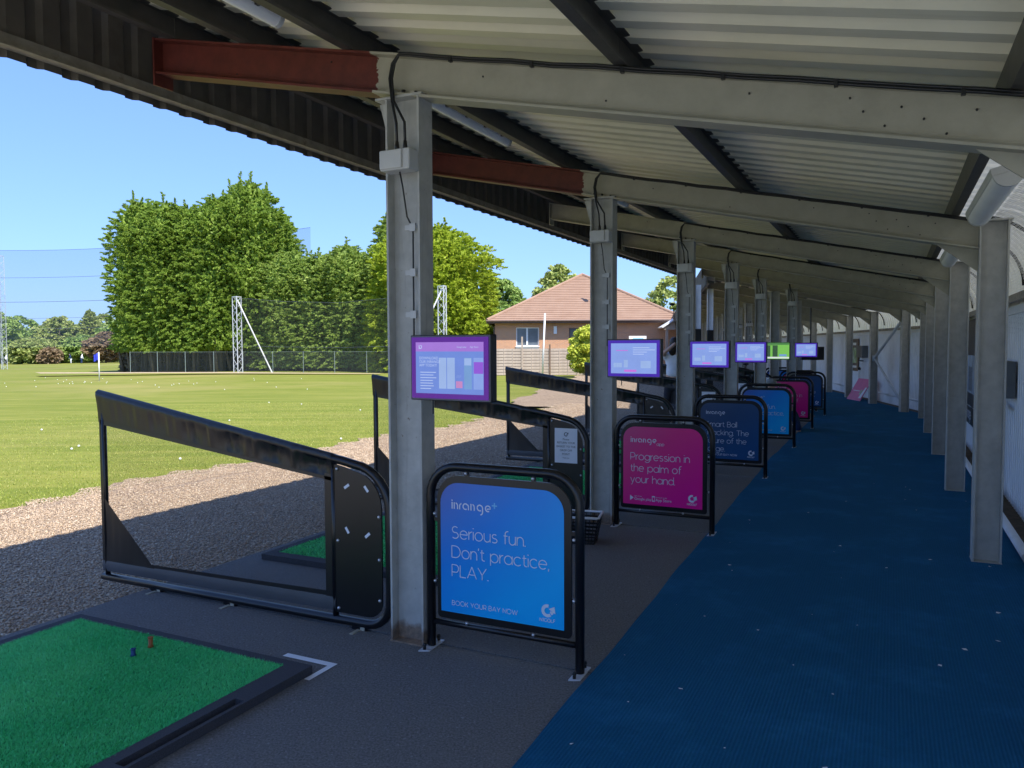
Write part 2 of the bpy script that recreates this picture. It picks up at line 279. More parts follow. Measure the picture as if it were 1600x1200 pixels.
# ------------------------------------------------------------------ builders
class MB:
    def __init__(s): s.v = []; s.f = []; s.m = []
    def add(s, vs, fs, mi=0):
        o = len(s.v); s.v += [tuple(v) for v in vs]; s.f += [tuple(i+o for i in f) for f in fs]; s.m += [mi]*len(fs)
    def box(s, x0, x1, y0, y1, z0, z1, mi=0):
        s.add([(x0, y0, z0), (x1, y0, z0), (x1, y1, z0), (x0, y1, z0), (x0, y0, z1), (x1, y0, z1), (x1, y1, z1), (x0, y1, z1)],
              [(0, 3, 2, 1), (4, 5, 6, 7), (0, 1, 5, 4), (1, 2, 6, 5), (2, 3, 7, 6), (3, 0, 4, 7)], mi)
    def prism(s, prof, fn, a, b, mi=0, cap=True):
        """closed 2-D profile swept from a to b; fn(p, t) -> 3-D point"""
        n = len(prof); s.add([fn(p, a) for p in prof]+[fn(p, b) for p in prof],
                             [(i, (i+1) % n, n+(i+1) % n, n+i) for i in range(n)]+([tuple(range(n))[::-1], tuple(range(n, 2*n))] if cap else []), mi)
    def bar(s, p, q, w, h, mi=0):
        p = Vector(p); q = Vector(q); d = (q-p).normalized(); up = Vector((0, 0, 1)) if abs(d.z) < 0.95 else Vector((1, 0, 0))
        a = d.cross(up).normalized(); b = a.cross(d).normalized()
        vs = [e+a*sx*w/2+b*sz*h/2 for e in (p, q) for sx, sz in ((-1, -1), (1, -1), (1, 1), (-1, 1))]
        s.add(vs, [(0, 1, 2, 3), (7, 6, 5, 4), (0, 4, 5, 1), (1, 5, 6, 2), (2, 6, 7, 3), (3, 7, 4, 0)], mi)
    def tube(s, path, r, seg=8, mi=0, closed=False, cap=True):
        P = [Vector(p) for p in path]; n = len(P); rs = r if isinstance(r, (list, tuple)) else [r]*n
        ref = None; vs = []
        for i in range(n):
            if closed: d = P[(i+1) % n]-P[i-1]
            else: d = P[min(i+1, n-1)]-P[max(i-1, 0)]
            d.normalize()
            if ref is None: ref = d.orthogonal().normalized()
            ref = (ref-d*ref.dot(d)).normalized(); b = d.cross(ref)
            vs += [P[i]+(ref*cos(2*pi*k/seg)+b*sin(2*pi*k/seg))*rs[i] for k in range(seg)]
        fs = []; m = n if closed else n-1
        for i in range(m):
            j = (i+1) % n
            fs += [(i*seg+k, i*seg+(k+1) % seg, j*seg+(k+1) % seg, j*seg+k) for k in range(seg)]
        if cap and not closed: fs += [tuple(range(seg))[::-1], tuple(range((n-1)*seg, n*seg))]
        s.add(vs, fs, mi)
    def sphere(s, c, r, seg=8, rings=6, mi=0, sc=(1, 1, 1)):
        vs = [(c[0], c[1], c[2]-r*sc[2])]
        for i in range(1, rings):
            t = -pi/2+pi*i/rings
            vs += [(c[0]+r*sc[0]*cos(t)*cos(2*pi*k/seg), c[1]+r*sc[1]*cos(t)*sin(2*pi*k/seg), c[2]+r*sc[2]*sin(t)) for k in range(seg)]
        vs.append((c[0], c[1], c[2]+r*sc[2])); fs = [(0, 1+(k+1) % seg, 1+k) for k in range(seg)]
        for i in range(rings-2):
            a = 1+i*seg; fs += [(a+k, a+(k+1) % seg, a+seg+(k+1) % seg, a+seg+k) for k in range(seg)]
        a = 1+(rings-2)*seg; L = len(vs)-1; fs += [(a+k, a+(k+1) % seg, L) for k in range(seg)]
        s.add(vs, fs, mi)
    def mesh(s, name, mats, smooth=False):
        me = bpy.data.meshes.new(name); me.from_pydata(s.v, [], s.f)
        for m in (mats if isinstance(mats, (list, tuple)) else [mats]): me.materials.append(M[m] if isinstance(m, str) else m)
        if len(me.materials) > 1: me.polygons.foreach_set('material_index', s.m)
        if smooth: me.polygons.foreach_set('use_smooth', [True]*len(me.polygons))
        me.update(); return me
    def build(s, name, mats, parent=None, smooth=False, bevel=0, loc=None, rz=0):
        o = obj(name, s.mesh(name, mats, smooth), parent, loc, rz)
        if bevel:
            b = o.modifiers.new('bevel', 'BEVEL'); b.width = bevel; b.segments = 2; b.limit_method = 'ANGLE'; b.angle_limit = 0.6
        return o
def obj(name, me, parent=None, loc=None, rz=0):
    o = bpy.data.objects.new(name, me); COL.objects.link(o)
    if parent: o.parent = parent
    if loc is not None: o.location = loc
    if rz: o.rotation_euler = (0, 0, rz)
    return o
def tag(o, label=None, cat=None, group=None, kind=None):
    if label: o['label'] = label
    if cat: o['category'] = cat
    if group: o['group'] = group
    if kind: o['kind'] = kind
    return o
def empty(name, label, cat, loc=(0, 0, 0), rz=0, group=None):
    o = bpy.data.objects.new(name, None); COL.objects.link(o); o.location = loc; o.rotation_euler = (0, 0, rz); o.empty_display_size = 0.1
    return tag(o, label, cat, group)
def kids(o): return [c for c in bpy.data.objects if c.parent == o]
def build_npmesh(name, verts, faces_n, mat, parent=None, loc=None):
    """verts (N,3), faces as constant-size index array"""
    k = faces_n.shape[1]; me = bpy.data.meshes.new(name)
    me.vertices.add(len(verts)); me.vertices.foreach_set('co', np.ascontiguousarray(verts, dtype=np.float32).ravel())
    nf = len(faces_n); me.loops.add(nf*k); me.loops.foreach_set('vertex_index', faces_n.astype(np.int32).ravel())
    me.polygons.add(nf); me.polygons.foreach_set('loop_start', np.arange(nf, dtype=np.int32)*k)
    try: me.polygons.foreach_set('loop_total', np.full(nf, k, dtype=np.int32))
    except Exception: pass
    me.materials.append(M[mat]); me.update(calc_edges=True); me.validate()
    return obj(name, me, parent, loc)
_txt = {}
def text(body, size, x, z, y, mat, parent, thin=0.0, align='LEFT', name='lettering', sx=1.0, space=1.0, line=1.0):
    """flat lettering in the local x-z plane, facing -y"""
    key = (body, size, thin, align, sx, space, line, mat)
    if key not in _txt:
        c = bpy.data.curves.new('lettering', 'FONT'); c.body = body; c.size = size; c.align_x = align; c.offset = -thin
        c.space_character = space; c.space_line = line; c.resolution_u = 3
        o = bpy.data.objects.new('lettering', c); COL.objects.link(o)
        dg = bpy.context.evaluated_depsgraph_get(); me = bpy.data.meshes.new_from_object(o.evaluated_get(dg))
        bpy.data.objects.remove(o); me.transform(Matrix.Rotation(pi/2, 4, 'X') @ Matrix.Diagonal((sx, 1, 1, 1)))
        me.materials.clear(); me.materials.append(M[mat]); me.name = 'lettering'; _txt[key] = me
    return obj(name, _txt[key], parent, (x, y, z))
def ribbon(mb, pts, w, y=0, mi=0):
    """flat stroke in the x-z plane"""
    n = len(pts); L = []; R = []
    for i, p in enumerate(pts):
        a = pts[max(i-1, 0)]; b = pts[min(i+1, n-1)]; dx, dz = b[0]-a[0], b[1]-a[1]; l = math.hypot(dx, dz) or 1
        nx, nz = -dz/l*w/2, dx/l*w/2; L.append((p[0]+nx, y, p[1]+nz)); R.append((p[0]-nx, y, p[1]-nz))
    mb.add(R+L, [(i, i+1, n+i+1, n+i) for i in range(n-1)], mi)
def arc(cx, cz, rx, rz, a0, a1, n=10): return [(cx+rx*cos(math.radians(a0+(a1-a0)*i/n)), cz+rz*sin(math.radians(a0+(a1-a0)*i/n))) for i in range(n+1)]
# monoline geometric letters: strokes on a grid where the x-height is 1, capitals 1.4
def glyphs():
    A = arc; O = A(0.5, 0.5, 0.5, 0.5, 0, 360, 22); G = {}
    G['a'] = (1.0, [O[:], [(1.0, 1.0), (1.0, 0)]]); G['b'] = (1.0, [O[:], [(0, 1.5), (0, 0)]]); G['c'] = (0.88, [A(0.5, 0.5, 0.5, 0.5, 45, 315, 18)]); G['d'] = (1.0, [O[:], [(1.0, 1.5), (1.0, 0)]])
    G['e'] = (0.98, [[(0.02, 0.53), (0.98, 0.53)]+A(0.5, 0.5, 0.49, 0.5, 4, 318, 20)]); G['f'] = (0.5, [A(0.52, 1.15, 0.32, 0.35, 75, 180, 6)+[(0.2, 0)], [(0, 0.96), (0.5, 0.96)]])
    G['g'] = (1.0, [O[:], [(1.0, 1.0), (1.0, 0.05)]+A(0.5, 0.0, 0.5, 0.45, 0, -150, 10)]); arch = lambda x, w=0.8: [(x, 0), (x, 0.55)]+A(x+w/2, 0.56, w/2, 0.44, 180, 0, 10)+[(x+w, 0)]
    G['h'] = (0.8, [[(0, 1.5), (0, 0)], arch(0)]); G['i'] = (0.02, [[(0, 1), (0, 0)], [(0, 1.34), (0, 1.43)]]); G['k'] = (0.75, [[(0, 1.5), (0, 0)], [(0.7, 1), (0, 0.35)], [(0.25, 0.56), (0.75, 0)]]); G['l'] = (0.02, [[(0, 1.5), (0, 0)]])
    G['m'] = (1.45, [[(0, 1), (0, 0)], arch(0, 0.725), arch(0.725, 0.725)]); G['n'] = (0.8, [[(0, 1), (0, 0)], arch(0)]); G['o'] = (1.0, [O[:]]); G['p'] = (1.0, [O[:], [(0, 1), (0, -0.42)]])
    G['r'] = (0.38, [[(0, 1), (0, 0)], [(0, 0.5)]+A(0.46, 0.5, 0.46, 0.48, 180, 92, 7)]); G['s'] = (0.7, [A(0.36, 0.74, 0.3, 0.24, 40, 180, 8)+A(0.36, 0.74, 0.3, 0.24, 190, 262, 4)+A(0.34, 0.25, 0.34, 0.25, 80, -140, 12)])
    G['t'] = (0.5, [[(0.2, 1.3), (0.2, 0.3)]+A(0.48, 0.3, 0.28, 0.28, 180, 290, 6), [(0, 0.96), (0.5, 0.96)]]); G['u'] = (0.8, [[(0, 1), (0, 0.44)]+A(0.4, 0.44, 0.4, 0.44, 180, 360, 10)+[(0.8, 1), (0.8, 0)]])
    G['y'] = (0.85, [[(0, 1), (0.44, 0)], [(0.85, 1), (0.36, -0.2)]+A(0.16, -0.2, 0.2, 0.2, -20, -100, 4)])
    G['S'] = (0.92, [A(0.48, 1.04, 0.4, 0.36, 40, 180, 9)+A(0.48, 1.04, 0.4, 0.36, 190, 262, 4)+A(0.45, 0.36, 0.44, 0.36, 80, -140, 13)]); G['D'] = (1.15, [[(0.5, 0), (0, 0), (0, 1.4), (0.5, 1.4)]+A(0.45, 0.7, 0.7, 0.7, 86, -86, 14)+[(0.5, 0)]])
    G['P'] = (0.9, [[(0, 0), (0, 1.4), (0.5, 1.4)]+A(0.48, 0.95, 0.42, 0.45, 85, -85, 10)+[(0, 0.5)]]); G['L'] = (0.78, [[(0, 1.4), (0, 0), (0.78, 0)]]); G['A'] = (1.2, [[(0, 0), (0.6, 1.4), (1.2, 0)], [(0.2, 0.45), (1.0, 0.45)]]); G['Y'] = (1.1, [[(0, 1.4), (0.55, 0.58), (0.55, 0)], [(1.1, 1.4), (0.55, 0.58)]])
    G['B'] = (0.92, [[(0.5, 0.74), (0, 0.74), (0, 0), (0.5, 0)]+A(0.5, 0.37, 0.42, 0.37, -88, 88, 9), [(0, 0.74), (0, 1.4), (0.45, 1.4)]+A(0.45, 1.07, 0.38, 0.33, 88, -88, 8)]); G['T'] = (1.05, [[(0, 1.4), (1.05, 1.4)], [(0.525, 1.4), (0.525, 0)]])
    G['O'] = (1.4, [A(0.7, 0.7, 0.7, 0.7, 0, 360, 24)]); G['K'] = (0.95, [[(0, 1.4), (0, 0)], [(0.9, 1.4), (0, 0.45)], [(0.33, 0.78), (0.95, 0)]]); G['U'] = (1.05, [[(0, 1.4), (0, 0.55)]+A(0.525, 0.55, 0.525, 0.55, 180, 360, 12)+[(1.05, 1.4)]]); G['R'] = (0.92, [[(0, 0), (0, 1.4), (0.5, 1.4)]+A(0.48, 0.95, 0.42, 0.45, 85, -85, 10)+[(0, 0.5)], [(0.5, 0.5), (0.92, 0)]])
    G['N'] = (1.05, [[(0, 0), (0, 1.4), (1.05, 0), (1.05, 1.4)]]); G['W'] = (1.75, [[(0, 1.4), (0.45, 0), (0.875, 1.35), (1.3, 0), (1.75, 1.4)]]); G['G'] = (1.25, [A(0.7, 0.7, 0.7, 0.7, 42, 325, 18)+[(1.27, 0.68)]]); G['F'] = (0.8, [[(0, 0), (0, 1.4), (0.85, 1.4)], [(0, 0.72), (0.75, 0.72)]]); G['1'] = (0.4, [[(0, 1.4), (0.35, 1.4), (0.35, 0)]])
    G['.'] = (0.06, [[(0, 0.0), (0, 0.1)]]); G[','] = (0.06, [[(0.02, 0.1), (0, -0.2)]]); G['\u2019'] = (0.06, [[(0.04, 1.45), (0, 1.15)]]); return G
GL = glyphs(); _st = {}
def strokes(body, xh, x, z, y, mat, parent, w=0.085, gap=0.26, align='LEFT'):
    key = (body, xh, w, gap, align, mat)
    if key not in _st:
        mb = MB(); cx = 0.0
        for ch in body:
            if ch == ' ': cx += 0.62; continue
            a, ss = GL[ch]
            q_ = 0
            for pts in ss:
                run = [pts[0]]; parts = []
                for i in range(1, len(pts)):
                    run.append(pts[i])
                    if i < len(pts)-1:
                        a0 = math.atan2(pts[i][1]-pts[i-1][1], pts[i][0]-pts[i-1][0]); a1 = math.atan2(pts[i+1][1]-pts[i][1], pts[i+1][0]-pts[i][0])
                        if abs((a1-a0+pi) % (2*pi)-pi) > 0.75: parts.append(run); run = [pts[i]]
                parts.append(run)
                for rn in parts:
                    dot = len(pts) == 2 and abs(pts[0][1]-pts[1][1]) < 0.11 and pts[0][0] == pts[1][0]
                    ribbon(mb, [((cx+px)*xh, pz*xh) for px, pz in rn], w*xh*(1.6 if dot else 1), -0.00015*(q_ % 6)); q_ += 1
            cx += a+gap
        if align == 'CENTER': mb.v = [(v[0]-(cx-gap)*xh/2, v[1], v[2]) for v in mb.v]
        _st[key] = mb.mesh('lettering', mat)
    return obj('lettering', _st[key], parent, (x, y, z))
def disc(mb, x, z, r, y=0, mi=0, seg=10): mb.add([(x+r*cos(2*pi*k/seg), y, z+r*sin(2*pi*k/seg)) for k in range(seg)], [tuple(range(seg))], mi)

# ------------------------------------------------------------------ layout of the bays
BAY1 = 3.1212; SPAN = 2.985; F0 = Vector((-0.5421, 4.1892, 0))
def axes(a): return Vector((cos(a), -sin(a), 0)), Vector((sin(a), cos(a), 0))     # n towards the back wall, u along the bays
N1, U1 = axes(A1); N2, U2 = axes(A2); BAY2 = 2.7
R6 = Vector((9.36, 18.55, 0)); F6 = R6-N2*SPAN
FR = {}
for i in range(-1, 6): FR[i] = (F0+U1*BAY1*i, A1)
NSEC2 = 16
for j in range(NSEC2): FR[6+j] = (F6+U2*BAY2*j, A2)
def P1(u, n, z=0): return F0+U1*u+N1*n+Vector((0, 0, z))
def P2(u, n, z=0): return F6+U2*u+N2*n+Vector((0, 0, z))
def gz(x, y):
    d = max(0.0, math.hypot(x, y)-10); return -0.115-0.004*d-0.009*max(0.0, -x-20) if d < 400 else -0.115-1.6-0.009*max(0.0, -x-20)*0.4
SLOPE = 0.2150
def zr(x): return 2.90-SLOPE*x            # underside of rafter at local x
RD = 0.215

# ------------------------------------------------------------------ ground
def grid_axis(lo, hi, fine_lo, fine_hi, step):
    a = [fine_lo]; s = step
    while a[-1] < fine_hi: a.append(a[-1]+step)
    while a[-1] < hi: s *= 1.25; a.append(a[-1]+s)
    s = step; b = []; c = fine_lo
    while c > lo: s *= 1.25; c -= s; b.append(c)
    return b[::-1]+a
xs = grid_axis(-900, 900, -90, 40, 2.5); ys = grid_axis(-300, 1500, -10, 150, 2.5)
mb = MB(); mb.v = [(x, y, gz(x, y)) for y in ys for x in xs]; nx = len(xs)
mb.f = [(j*nx+i, j*nx+i+1, (j+1)*nx+i+1, (j+1)*nx+i) for j in range(len(ys)-1) for i in range(nx-1)]; mb.m = [0]*len(mb.f)
tag(mb.build('grass_field', 'grass', smooth=True), 'mown range grass running out to the trees', kind='structure')
# gravel strip in front of the bays
edge = []; inner = []
for u in np.arange(-12, 17.01, 0.35):
    e = -6.2+0.16*sin(u*1.3)+0.10*sin(u*3.1+1)+0.06*sin(u*7.7); edge.append(P1(u, e, -0.1)); inner.append(P1(u, -2.0, -0.1))
for u in np.arange(0.4, 40, 0.6):
    e = -7.2+0.16*sin(u*1.3)+0.08*sin(u*4); edge.append(P2(u+1.5, e, -0.1)); inner.append(P2(u+1.5, -1.5, -0.1))
mb = MB(); k = len(edge); mb.add(edge+inner, [(i, k+i, k+i+1, i+1) for i in range(k-1)])
g_strip = tag(mb.build('gravel_strip', 'gravel'), 'strip of brown gravel between grass and bays', kind='structure')
def stones():
    n1, n2, n3 = 62000, 40000, 22000
    u = np.concatenate([RNG.uniform(-1.6, 5.0, n1), RNG.uniform(5.0, 11, n2), RNG.uniform(11, 18, n3)])
    n = np.concatenate([RNG.uniform(-6.3, -2.12, n1), RNG.uniform(-6.3, -2.12, n2), RNG.uniform(-6.3, -2.12, n3)])
    n += 0.14*np.sin(u*1.3)*(n < -5.5)+0.12*np.sin(u*9)*(n < -5.9)
    sz = np.concatenate([RNG.uniform(0.006, 0.0125, n1), RNG.uniform(0.008, 0.014, n2), RNG.uniform(0.010, 0.016, n3)])
    N = len(u); base = np.array([(1, 0, 0), (0, 1, 0), (-1, 0, 0), (0, -1, 0), (0, 0, 0.65), (0, 0, -0.6)], float)
    V = base[None]*(1+RNG.uniform(-0.35, 0.35, (N, 6, 3)))
    V += RNG.uniform(-0.22, 0.22, (N, 6, 3)); V *= sz[:, None, None]; V[:, :, 0] *= RNG.uniform(0.8, 1.7, (N, 1))
    th = RNG.uniform(0, 2*pi, N); c, s_ = np.cos(th)[:, None], np.sin(th)[:, None]
    X = V[:, :, 0]*c-V[:, :, 1]*s_; Y = V[:, :, 0]*s_+V[:, :, 1]*c; V[:, :, 0] = X; V[:, :, 1] = Y
    ce = np.array(F0)[None]+u[:, None]*np.array(U1)[None]+n[:, None]*np.array(N1)[None]
    ce[:, 2] = -0.1+sz*RNG.uniform(0.0, 0.5, N); V += ce[:, None]
    fc = np.array([(0, 1, 4), (1, 2, 4), (2, 3, 4), (3, 0, 4), (1, 0, 5), (2, 1, 5), (3, 2, 5), (0, 3, 5)])
    f = (fc[None]+6*np.arange(N)[:, None, None]).reshape(-1, 3)
    tag(build_npmesh('gravel', V.reshape(-1, 3), f, 'stone'), 'loose brown and grey stones of the gravel strip', kind='stuff')
stones()
def blades(name, u0, u1, n0, n1, N, h, mat, z0, label):
    u = RNG.uniform(u0, u1, N); n = n1-(n1-n0)*RNG.uniform(0, 1, N)**2.2-0.14*np.sin(u*1.3)+0.1*np.sin(u*3.1+1)
    ce = np.array(F0)[None]+u[:, None]*np.array(U1)[None]+n[:, None]*np.array(N1)[None]; ce[:, 2] = [gz(x, y) for x, y in ce[:, :2]]
    th = RNG.uniform(0, 2*pi, N); w = RNG.uniform(0.003, 0.006, N)*h/0.03; hh = RNG.uniform(0.5, 1.1, N)*h
    V = np.zeros((N, 3, 3)); dx = np.cos(th); dy = np.sin(th)
    V[:, 0, 0] = dx*w; V[:, 0, 1] = dy*w; V[:, 1] = -V[:, 0]; V[:, 2, 2] = hh
    V[:, 2, 0] = RNG.normal(0, 0.4, N)*hh; V[:, 2, 1] = RNG.normal(0, 0.4, N)*hh
    V += ce[:, None]; f = np.arange(3*N).reshape(-1, 3)
    return tag(build_npmesh(name, V.reshape(-1, 3), f, mat), label, kind='stuff')
blades('grass', -3, 16, -17, -6.1, 90000, 0.028, 'blade', 0, 'short mown blades of grass at the gravel edge')

# ------------------------------------------------------------------ bay floor and walkway
def poly(name, pts, mat, z, kind='structure', label=None, thick=0):
    mb = MB(); n = len(pts); top = [(p[0], p[1], z) for p in pts]
    if thick: mb.add(top+[(p[0], p[1], z-thick) for p in pts], [tuple(range(n)), tuple(range(n, 2*n))[::-1]]+[((i+1) % n, i, n+i, n+(i+1) % n) for i in range(n)])
    else: mb.add(top, [tuple(range(n))])
    return tag(mb.build(name, mat), label, kind=kind)
slab = poly('concrete_floor', [P1(-4.6, -2.11), P1(-4.6, 3.9), P1(15.6, 3.9), P2(0, 3.9), P2(42, 3.9), P2(42, -1.6), P2(0.5, -1.6), P1(16.2, -2.11)], 'concrete', -0.010, label='concrete slab under the driving bays', thick=0.2)
def nb(u): return 1.03-0.028*min(max(u, -1), 8)
mat_z = 0.0
floor_root = slab
for k in range(-1, 6):
    u0 = max(-4.5, (k-1)*BAY1+0.02); u1 = k*BAY1-0.008
    mb = MB(); q = [P1(u0, -2.10), P1(u0, nb(u0)+0.05), P1(u1, nb(u1)+0.05), P1(u1, -2.10)]
    mb.add([(p.x, p.y, 0) for p in q]+[(p.x, p.y, -0.009) for p in q], [(0, 1, 2, 3), (1, 0, 4, 5), (2, 1, 5, 6), (3, 2, 6, 7), (0, 3, 7, 4)])
    for f_i in range(len(mb.f)): mb.f[f_i] = mb.f[f_i][::-1]
    mb.build('floor_mat', 'rubber', slab)
mb = MB(); q = [P1(5*BAY1+0.01, -2.1), P1(5*BAY1+0.01, 0.86), P2(-0.01, 0.86), P2(-0.01, -1.55)]; mb.add([(p.x, p.y, 0) for p in q], [(3, 2, 1, 0)]); mb.build('floor_mat', 'rubber', slab)
for j in range(NSEC2-1):
    mb = MB(); q = [P2(j*BAY2+0.01, -1.55), P2(j*BAY2+0.01, 0.86), P2((j+1)*BAY2-0.01, 0.86), P2((j+1)*BAY2-0.01, -1.55)]
    mb.add([(p.x, p.y, 0) for p in q], [(3, 2, 1, 0)]); mb.build('floor_mat', 'rubber', slab)
left = [P1(u, nb(u)+0.006*sin(u*2.3)+0.004*sin(u*5.9)) for u in np.arange(-4.5, 15.4, 0.25)]+[P2(1.2, 0.80), P2(41, 0.80)]
right = [P2(41, 3.2), P2(0.2, 3.22), P1(16.0, 3.22), P1(-4.5, 3.22)]
poly('walkway', [p for p in left]+right, 'navy', 0.006, label='navy blue ribbed carpet along the back of the bays')
poly('apron', [P1(-18, -9), P1(-18, 9), P1(-4.6, 9), P1(-4.6, -9)][::-1], 'paleconcrete', -0.07, label='pale concrete apron outside the open end of the shelter')  # unseen slab added to throw sunlight back under the roof
poly('dirt_strip', [P1(-4.5, 3.22), P1(-4.5, 3.6), P1(16.2, 3.6), P2(0.2, 3.6), P2(41, 3.6), P2(41, 3.2), P2(0.2, 3.22), P1(16.0, 3.22)][::-1], 'dirt', 0.003, label='strip of dirt at the foot of the back wall')
# pale scraps on the carpet
mb = MB()
for i in range(46):
    u, n = random.uniform(-1.6, 6.5), random.uniform(1.05, 3.1); p = P1(u, n, 0.0095); r = random.uniform(0.004, 0.017); t = random.uniform(0, 6.28)
    mb.add([(p.x+r*cos(t+a)*random.uniform(.3, 1.2), p.y+r*sin(t+a)*random.uniform(.3, 1.2), p.z+random.uniform(0, 0.004)) for a in (0, 1.4, 2.9, 4.4)], [(0, 1, 2, 3)])
tag(mb.build('litter', 'white'), 'tiny white scraps scattered over the navy carpet', kind='stuff')

# ------------------------------------------------------------------ the shelter
shelter = empty('driving_range_shelter', 'long open fronted steel shelter with corrugated roof over the driving bays', 'shelter')
def isec(h, w, tf, tw):                    # I profile in (a: depth, b: width)
    a, b, c = h/2, w/2, tw/2
    return [(-a, -b), (-a, b), (-a+tf, b), (-a+tf, c), (a-tf, c), (a-tf, b), (a, b), (a, -b), (a-tf, -b), (a-tf, -c), (-a+tf, -c), (-a+tf, -b)]
def col_mesh(name, h, w, z1, gusset, mat='colsteel'):
    mb = MB(); mb.prism(isec(h, w, 0.012, 0.009), lambda p, t: (p[0], p[1], t), 0.0, z1)
    mb.box(-h/2-0.004, h/2+0.004, -w/2-0.004, w/2+0.004, 0, 0.008)
    if gusset: mb.prism([(-h/2, z1), (-h/2-0.075, z1), (-h/2, z1-0.27)], lambda p, t: (p[0], t, p[1]), -0.006, 0.006)
    mb.box(-h/2-0.06, h/2+0.02, -w/2-0.005, w/2+0.005, z1, z1+0.012)
    return mb.mesh(name, mat)
fc_me = col_mesh('front_column', 0.208, 0.13, 2.90, True); rc_me = col_mesh('rear_column', 0.186, 0.16, 2.50-0.012, False, 'steel')
def rafter_mesh(name, x0, x1, mat):
    mb = MB(); pr = isec(RD, 0.125, 0.013, 0.009)
    mb.prism(pr, lambda p, t: (t, p[1], zr(t)+0.012+RD/2+p[0]), x0, x1)
    mb.box(x0-0.014, x0, -0.07, 0.07, zr(x0)-0.06, zr(x0)+RD+0.015)
    mb.prism([(2.6, zr(2.6)), (x1, zr(x1)), (x1, zr(x1)-0.16)], lambda p, t: (p[0], t, p[1]+0.012), -0.006, 0.006)
    for bx in (-0.09, 0.06): mb.box(bx-0.012, bx+0.012, -0.055, -0.035, zr(bx)+0.027, zr(bx)+0.042)
    return mb.mesh(name, mat)
raf_red = rafter_mesh('rafter', -1.82, 2.88, 'rafter_red'); raf = rafter_mesh('rafter', -1.82, 2.88, 'rafter'); raf2 = rafter_mesh('rafter', -1.42, 2.88, 'rafter')
stain = MB(); stain.box(-0.109, 0.109, -0.0665, -0.0650, 0.008, 0.05)
for k, (p, a) in FR.items():
    off = 0.25 if k == 5 else 0.0
    obj('front_column', fc_me, shelter, p+axes(a)[0]*off, -a)
    obj('rear_column', rc_me, shelter, p+axes(a)[0]*SPAN-axes(a)[0]*0.01, -a)
    ro = obj('rafter', raf_red if k in (-1, 0, 1) else (raf if k < 6 else raf2), shelter, p, -a)
    if k in (0, 1): ro['label'] = 'rafter with its outer end in red primer'
# extra post near the kink and two white eaves posts with black sleeves
mb = MB(); mb.prism(isec(0.15, 0.1, 0.01, 0.008), lambda p, t: (p[0], p[1], t), 0, 2.75); mb.build('front_column', 'steel', shelter, loc=(7.4, 20.2, 0), rz=-A2)
for (x, y) in ((4.66, 19.6), (5.33, 21.0)):
    mb = MB(); mb.prism(isec(0.16, 0.13, 0.012, 0.012), lambda p, t: (p[0], p[1], t), 0, 3.22, 0); o = mb.build('eaves_post', 'white', shelter, loc=(x, y, -0.1), rz=-A2)
    mb = MB(); mb.box(-0.09, 0.09, -0.075, 0.075, 0.02, 2.12); mb.build('sleeve', 'vinyl', o, bevel=0.02)
# purlins
def purlin_mesh(L, h=0.15):
    mb = MB(); t = 0.004; w = 0.055
    pr = [(0, 0), (w, 0), (w, 0.016), (w-t, 0.016), (w-t, t), (t, t), (t, h-t), (w, h-t), (w, h), (0, h)]
    mb.prism(pr, lambda p, s_: (p[0], s_, p[1]), 0.002, L-0.002); return mb.mesh('purlin', 'purlin')
PUR = (-1.72, -1.12, -0.38, 1.16, 2.70)
pu1 = purlin_mesh(BAY1); pu2 = purlin_mesh(BAY2)
def bayruns():
    for k in range(-1, 5): yield k, FR[k][0], A1, BAY1
    for j in range(NSEC2-1): yield 6+j, FR[6+j][0], A2, BAY2
for k, p, a, L in bayruns():
    n_, u_ = axes(a)
    for x in PUR:
        if a == A2 and x < -1.4: continue
        obj('purlin', pu1 if a == A1 else pu2, shelter, p+n_*x+Vector((0, 0, zr(x)+RD+0.012)), -a)
# roof sheets: trapezoidal ribs running front to back, three sheets to a bay
def trap(y0, y1, pitch, d, top=0.42, slope=0.16):
    pts = []; y = y0
    while y < y1-1e-6:
        for fy, fz in ((0, 0), (top, 0), (top+slope, d), (1-slope, d)):
            yy = y+fy*pitch
            if yy <= y1+1e-6: pts.append((yy, fz))
        y += pitch
    pts.append((y1, 0)); return pts
ZS = RD+0.012+0.152
def sheet_mesh(L, x0, x1, thick=0.0015):
    mb = MB(); pr = trap(0, L, 0.2081 if L > 0.95 else L/5, 0.032); n = len(pr)
    top = [(y, z) for y, z in pr]
    for zz, flip in ((0, 0), (thick, 1)):
        vs = [(x, y, zr(x)+ZS+z+zz) for x in (x0, x1) for y, z in top]
        fs = [(i, i+1, n+i+1, n+i) for i in range(n-1)]
        if not flip: fs = [f[::-1] for f in fs]
        mb.add(vs, fs)
    return mb.mesh('roof_sheet', 'roofsheet')
def eave_sheet_mesh(L):
    """curved sheet from the roof's back edge down to the wall"""
    mb = MB(); pr = trap(0, L, L/5, 0.03); n = len(pr); ring = []
    z_top = zr(2.66)+ZS; cx, cz, r = 2.93, zr(2.93)+ZS-0.52, 0.52
    path = [(2.72, zr(2.72)+ZS+0.034, 0.21, 0.98)]
    for i in range(9):
        t = math.radians(80-80*i/8); path.append((cx+r*cos(t), cz+0.03+r*sin(t), cos(t), sin(t)))
    path.append((cx+r, 2.02, 1, 0))
    vs = [(x+nx*z, y, zz+nz*z) for x, zz, nx, nz in path for y, z in pr]
    mb.add(vs, [(j*n+i, j*n+i+1, (j+1)*n+i+1, (j+1)*n+i) for j in range(len(path)-1) for i in range(n-1)])
    return mb.mesh('curved_eaves_sheet', 'roofwhite')
